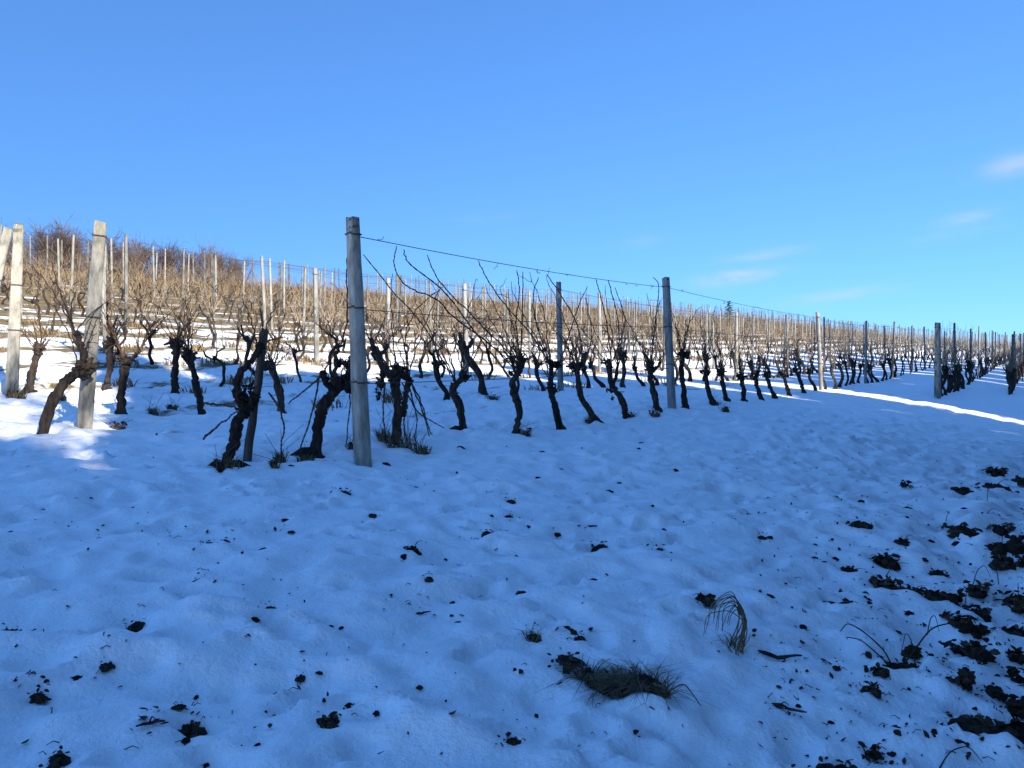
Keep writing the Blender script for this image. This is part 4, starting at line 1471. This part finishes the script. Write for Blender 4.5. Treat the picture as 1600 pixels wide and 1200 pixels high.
NAMES = {'clod': 'earth_clod', 'bark': 'bark_piece', 'leaf': 'dead_leaf_clump', 'grass': 'grass_tuft', 'mat': 'matted_grass_clump', 'droop': 'drooping_grass', 'bramble': 'bramble'}
CATS = {'clod': 'clod', 'bark': 'bark', 'leaf': 'leaf clump', 'grass': 'grass tuft', 'mat': 'grass clump', 'droop': 'grass', 'bramble': 'bramble'}
for kind, x, y, r, asp, an, lab in PLACED:
    z = gfin(x, y)
    root = link(NAMES[kind], None, None, (x, y, z))
    root.empty_display_size = .05
    tag(root, lab, CATS[kind])
    if kind == 'clod':
        s = link('soil', clod_mb(b_rng, r, max(r * .6, r * min(1, asp * 1.3)), min(.07, r * .42)).mesh('soil', M_SOIL), root, (0, 0, .008), an)
        gm2 = MB()
        grass_blades(gm2, b_rng, int(10 + r * 160), min(.07, r * .9), r * .85, 1.0, .0035, .3)
        link('blades', gm2.mesh('blades', M_GRASS_DARK, False), root)
        link('leaf_scraps', leaves_mb(b_rng, int(5 + r * 110), r * 1.25, min(.045, r * .5), .045).mesh('leaf_scraps', M_LEAF), root)
    elif kind == 'bark':
        mb = MB()
        n = 9
        t = np.linspace(-1, 1, n)
        P = np.stack([r * t, .16 * r * np.sin(t * 3 + r * 40), .012 + .12 * r * np.abs(np.sin(t * 2.2))], -1)
        mb.tube(P, r * asp * .42 * (1 - .55 * np.abs(t) ** 2) * (1 + .25 * b_rng.uniform(-1, 1, n)), 7, .2, True, b_rng)
        link('stick', mb.mesh('stick', M_BARK), root, (0, 0, 0), an)
        mb2 = MB()
        q0, q1, q2 = b_rng.uniform(-.6, .6), b_rng.uniform(-.5, .5), b_rng.uniform(.005, .04)
        stem(mb2, [(r * q0, 0, .012), (r * (q0 + .25), r * q1 * .6, q2), (r * (q0 + .5), r * q1, q2 * .6)], .003, .0012)
        link('twig', mb2.mesh('twig', M_BARK), root, (0, 0, 0), an)
    elif kind == 'leaf':
        n = int(np.clip(14 + r * 260, 14, 70))
        link('soil', clod_mb(b_rng, r * .9, max(r * .55, r * min(1, asp) * .9), min(.08, r * .4)).mesh('soil', M_SOIL), root, (0, 0, .012), an)
        lm = leaves_mb(b_rng, n, r * 1.05, float(np.clip(r * .55, .03, .085)), min(.10, r * .55))
        link('leaves', lm.mesh('leaves', M_LEAF), root, (0, 0, .01), an)
        mb = MB()
        for q in range(int(b_rng.integers(1, 5))):
            a = b_rng.uniform(0, 6.28)
            e = np.array([math.cos(a) * r * 1.4, math.sin(a) * r * 1.1, b_rng.uniform(.0, .07)])
            stem(mb, [(0, 0, 0), e * .5 + [0, 0, .03], e], .003, .0012)
        link('twigs', mb.mesh('twigs', M_LEAF), root)
    elif kind == 'grass':
        mb = MB()
        grass_blades(mb, b_rng, 50, .08, r * .9, 1.0, .004, .2)
        link('blades', mb.mesh('blades', M_GRASS_DARK, False), root)
        link('soil', clod_mb(b_rng, r * .8, r * .6, .02).mesh('soil', M_SOIL), root, (0, 0, 0), an)
    elif kind == 'mat':
        for k, (fx, fy, ff) in enumerate(((-.85, .10, .16), (-.55, .02, .24), (-.2, .22, .26), (.08, -.02, .30), (.38, .05, .27), (.62, -.12, .25), (.88, -.10, .15))):
            c, s_ = math.cos(an), math.sin(an)
            ox_, oy_ = r * (fx * c - fy * s_), r * (fx * s_ + fy * c)
            zz = gfin(x + ox_, y + oy_) - z
            link('soil', clod_mb(b_rng, r * ff, r * ff * .8, .04).mesh('soil', M_SOIL), root, (ox_, oy_, zz - .002), an)
            mb = MB()
            grass_blades(mb, b_rng, 130, .085, r * ff * 1.1, 2.6, .0046, .92)
            link('blades', mb.mesh('blades', M_GRASS_DARK, False), root, (ox_, oy_, zz + .02))
        mb = MB()
        stem(mb, [(r * .95, -.05, .02), (r * 1.25, -.09, .07), (r * 1.5, -.17, .015)], .004, .002)
        link('stalk', mb.mesh('stalk', M_GRASS_DARK), root)
    elif kind == 'droop':
        mb = MB()
        for q in range(13):
            a, hgt = b_rng.normal(1.0, .5), b_rng.uniform(.16, .27)
            ex = -.10 * b_rng.uniform(.2, 1.2)
            stem(mb, [(b_rng.normal(0, .02), b_rng.normal(0, .02), -.01), (.045 + b_rng.normal(0, .02), .02 + b_rng.normal(0, .02), hgt * .6),
                      (.02 + ex * .3, .03, hgt), (ex, .02 + b_rng.normal(0, .02), hgt * .85), (ex * 1.2, 0, hgt * b_rng.uniform(.3, .6))], .003, .0013)
        link('stems', mb.mesh('stems', M_GRASS_DARK), root)
        mb = MB()
        grass_blades(mb, b_rng, 40, .09, .04, 1.2, .004, .2)
        link('blades', mb.mesh('blades', M_GRASS_DARK, False), root)
    elif kind == 'bramble':
        for q, P in enumerate(([(0, 0, 0), (.06, 0, .07), (.16, .02, .19), (.28, .05, .20), (.34, .05, .20), (.35, .04, .24), (.37, .04, .20)],
                               [(-.01, 0, 0), (-.05, .02, .09), (-.14, .04, .17), (-.20, .05, .20), (-.23, .05, .16)],
                               [(-.01, 0, 0), (-.07, .0, .06), (-.16, .0, .14), (-.22, .0, .15)])):
            mb = MB()
            stem(mb, P, .004, .0022)
            for k in range(4):
                m_ = np.array(P[min(len(P) - 1, 1 + k)])
                mb.tube([m_, m_ + b_rng.normal(0, .012, 3)], [.002, .0006], 4)
            link('stem', mb.mesh('stem', M_LEAF), root)
        link('soil', clod_mb(b_rng, .06, .05, .03).mesh('soil', M_SOIL), root)
        link('leaves', leaves_mb(b_rng, 12, .07, .04, .03).mesh('leaves', M_LEAF), root)

crumb_meshes = []
for i in range(6):
    c = clod_mb(b_rng, 1.0, .62, .5)
    c.merge(leaves_mb(b_rng, 3, .9, .9, .3))
    crumb_meshes.append(c.mesh('earth_crumb', M_SOIL))
for i, (x, y, r) in enumerate(CRUMBS):
    o = link('earth_crumb', crumb_meshes[i % 6], None, (x, y, gfin(x, y) + .002), b_rng.uniform(0, 6.28))
    o.scale = (r, r, r * .8)
    lab = ('tiny dark crumb of earth scattered over the open shaded snow' if i < 50 else 'tiny dark crumb of earth among the leaf heaps of the right bank' if i < 100
           else 'tiny dark crumb of earth on the trodden snow before the front row')
    tag(o, lab, 'crumb', lab.replace('tiny dark crumb of earth', 'earth crumbs'))

# fine litter blown over the snow: bits of leaf, stalk and soil too small to count
lit = MB()
l_rng = np.random.default_rng(17)
for i in range(1500):
    if i < 260:
        px, py = l_rng.uniform(0, 1600), 690 + 510 * l_rng.uniform(0, 1) ** 1.2
    elif i < 960:
        px, py = 1600 - 420 * l_rng.uniform(0, 1) ** 1.6, l_rng.uniform(690, 1200)
    else:
        b = BITS[int(l_rng.integers(len(BITS)))]
        px, py = b[1] + l_rng.normal(0, 22), b[2] + l_rng.normal(0, 11)
    if py < 680:
        continue
    dq = np.array([(px - 800) / F, (600 - py) / F])
    # a first guess of the distance from the smooth slope is good enough for scatter
    t = np.arange(1.5, 12, .06)
    k = np.argmax(CAMZ + dq[1] * t < z_smooth(dq[0] * t, t))
    x, y = dq[0] * t[k], t[k]
    z = gfin(x, y)
    if l_rng.uniform() < .75:
        m = leaves_mb(l_rng, 1, .0, .010 + .028 * l_rng.uniform(0, 1) ** 2, .006)
    else:
        m = MB()
        a, L = l_rng.uniform(0, 6.28), l_rng.uniform(.01, .05)
        m.tube([(0, 0, .001), (math.cos(a) * L * .5, math.sin(a) * L * .5 + L * .15, .008), (math.cos(a) * L, math.sin(a) * L, .002)], [.0018, .0014, .001], 4)
    lit.merge(m, None, np.array([x, y, z + .003]))
tag(link('leaf_litter', lit.mesh('leaf_litter', M_LEAF, False)), 'fine brown litter of leaf and stalk scraps strewn over the snow', 'litter', None, 'stuff')

# ragged leaf litter and bare stems on the right bank
for i in range(30):
    px, py = 1600 - 190 * l_rng.uniform(0, 1) ** 1.5, l_rng.uniform(720, 1195)
    x, y, z = at(px, py)
    z = gfin(x, y)
    r = l_rng.uniform(9, 30) / F * y
    root = link('leaf_litter_patch', None, None, (x, y, z), l_rng.uniform(0, 6))
    tag(root, 'ragged patch of dark leaf litter among others on the right bank', 'leaf litter', 'leaf litter patches on the right bank')
    link('soil', clod_mb(l_rng, r, r * .6, r * .3).mesh('soil', M_SOIL), root, (0, 0, .004))
    link('leaves', leaves_mb(l_rng, 26, r * 1.3, .05, .05).mesh('leaves', M_LEAF), root)
for i in range(16):
    px, py = 1600 - 230 * l_rng.uniform(0, 1) ** 1.4, l_rng.uniform(760, 1190)
    x, y, z = at(px, py)
    z = gfin(x, y)
    mb = MB()
    for q in range(int(l_rng.integers(1, 4))):
        a, L = l_rng.uniform(0, 6.28), l_rng.uniform(.08, .24)
        h_ = l_rng.uniform(.03, .16)
        e = np.array([math.cos(a) * L, math.sin(a) * L * .6, 0])
        stem(mb, [(0, 0, -.01), e * .3 + [0, 0, h_ * .8], e * .7 + [0, 0, h_], e + [0, 0, h_ * l_rng.uniform(.2, 1.0)]], .003, .0013)
        tag(link('dry_weed', mb.mesh('dry_weed', M_LEAF), None, (x, y, z)), 'thin bare weed stem bending over the right bank', 'weed', 'bare stems on the right bank') if q == 0 else None

# weeds at the feet of posts and vines
WEEDS = [(628, 700, 40, .32, 'dark weedy clump at the foot of the bushy headed vine'), (660, 706, 22, .16, 'low weeds right of the bushy vine\'s foot'),
         (600, 694, 18, .22, 'weeds between the tallest post and the bushy vine'), (550, 706, 10, .12, 'grass wisp at the left foot of the tallest post'),
         (820, 677, 20, .10, 'small weed tuft at the foot of the bowed vine'), (925, 660, 18, .16, 'weed tuft at the foot of the left-leaning vine'),
         (355, 735, 40, .14, 'leafy weeds around the root of the nearest vine'), (478, 716, 26, .10, 'dark weeds at the root of the crooked vine'),
         (440, 724, 12, .18, 'thin dry weed between the two nearest vines'), (430, 735, 10, .10, 'little grass tuft in front of the thin dry weed'),
         (1118, 634, 14, .14, 'weed tuft at the foot of slanted vines right of the leaning post'), (1134, 642, 12, .10, 'lower weed tuft right of the leaning dark post'),
         (1023, 650, 16, .10, 'dark tuft at the swollen vine foot'), (25, 622, 26, .16, 'olive grass tuft at the foot of the upright cream post'),
         (92, 622, 20, .10, 'grass tuft in shaded snow behind the slanting vine'), (185, 668, 22, .07, 'dark low weeds right of the cream post foot'),
         (270, 640, 16, .12, 'weed tuft between dark vines in the shaded left rows'), (240, 645, 12, .16, 'thin weed left of a tuft in the shaded left rows'),
         (770, 628, 20, .09, 'low tuft in the shade of the second row near centre'), (985, 652, 14, .08, 'tuft at the foot of the strongly slanted vine')]
for px, py, wpx, h, lab in WEEDS:
    x, y, z = at(px, py)
    z = gfin(x, y)
    r = wpx / F * y * .5
    root = link('weed_tuft', None, None, (x, y, z))
    root.empty_display_size = .05
    tag(root, lab, 'weeds', 'weed tufts at the feet of posts and vines')
    mb = MB()
    grass_blades(mb, b_rng, int(60 + 500 * r), h, r, .8, .007, 0)
    link('blades', mb.mesh('blades', M_GRASS_DARK, False), root)
    mb = MB()
    for q in range(int(4 + r * 30)):
        a, rr = b_rng.uniform(0, 6.28), r * b_rng.uniform(0, 1)
        hh = h * b_rng.uniform(1.0, 1.9)
        p0 = np.array([rr * math.cos(a), rr * math.sin(a), -.01])
        stem(mb, [p0, p0 + [b_rng.normal(0, .03), b_rng.normal(0, .03), hh * .5], p0 + [b_rng.normal(0, .09), b_rng.normal(0, .09), hh]], .003, .0015)
    link('stalks', mb.mesh('stalks', M_LEAF), root)
    link('soil', clod_mb(b_rng, r * .7, r * .55, .016).mesh('soil', M_SOIL), root)
    link('leaves', leaves_mb(b_rng, int(10 + r * 150), r * 1.2, .045, .07).mesh('leaves', M_LEAF), root)
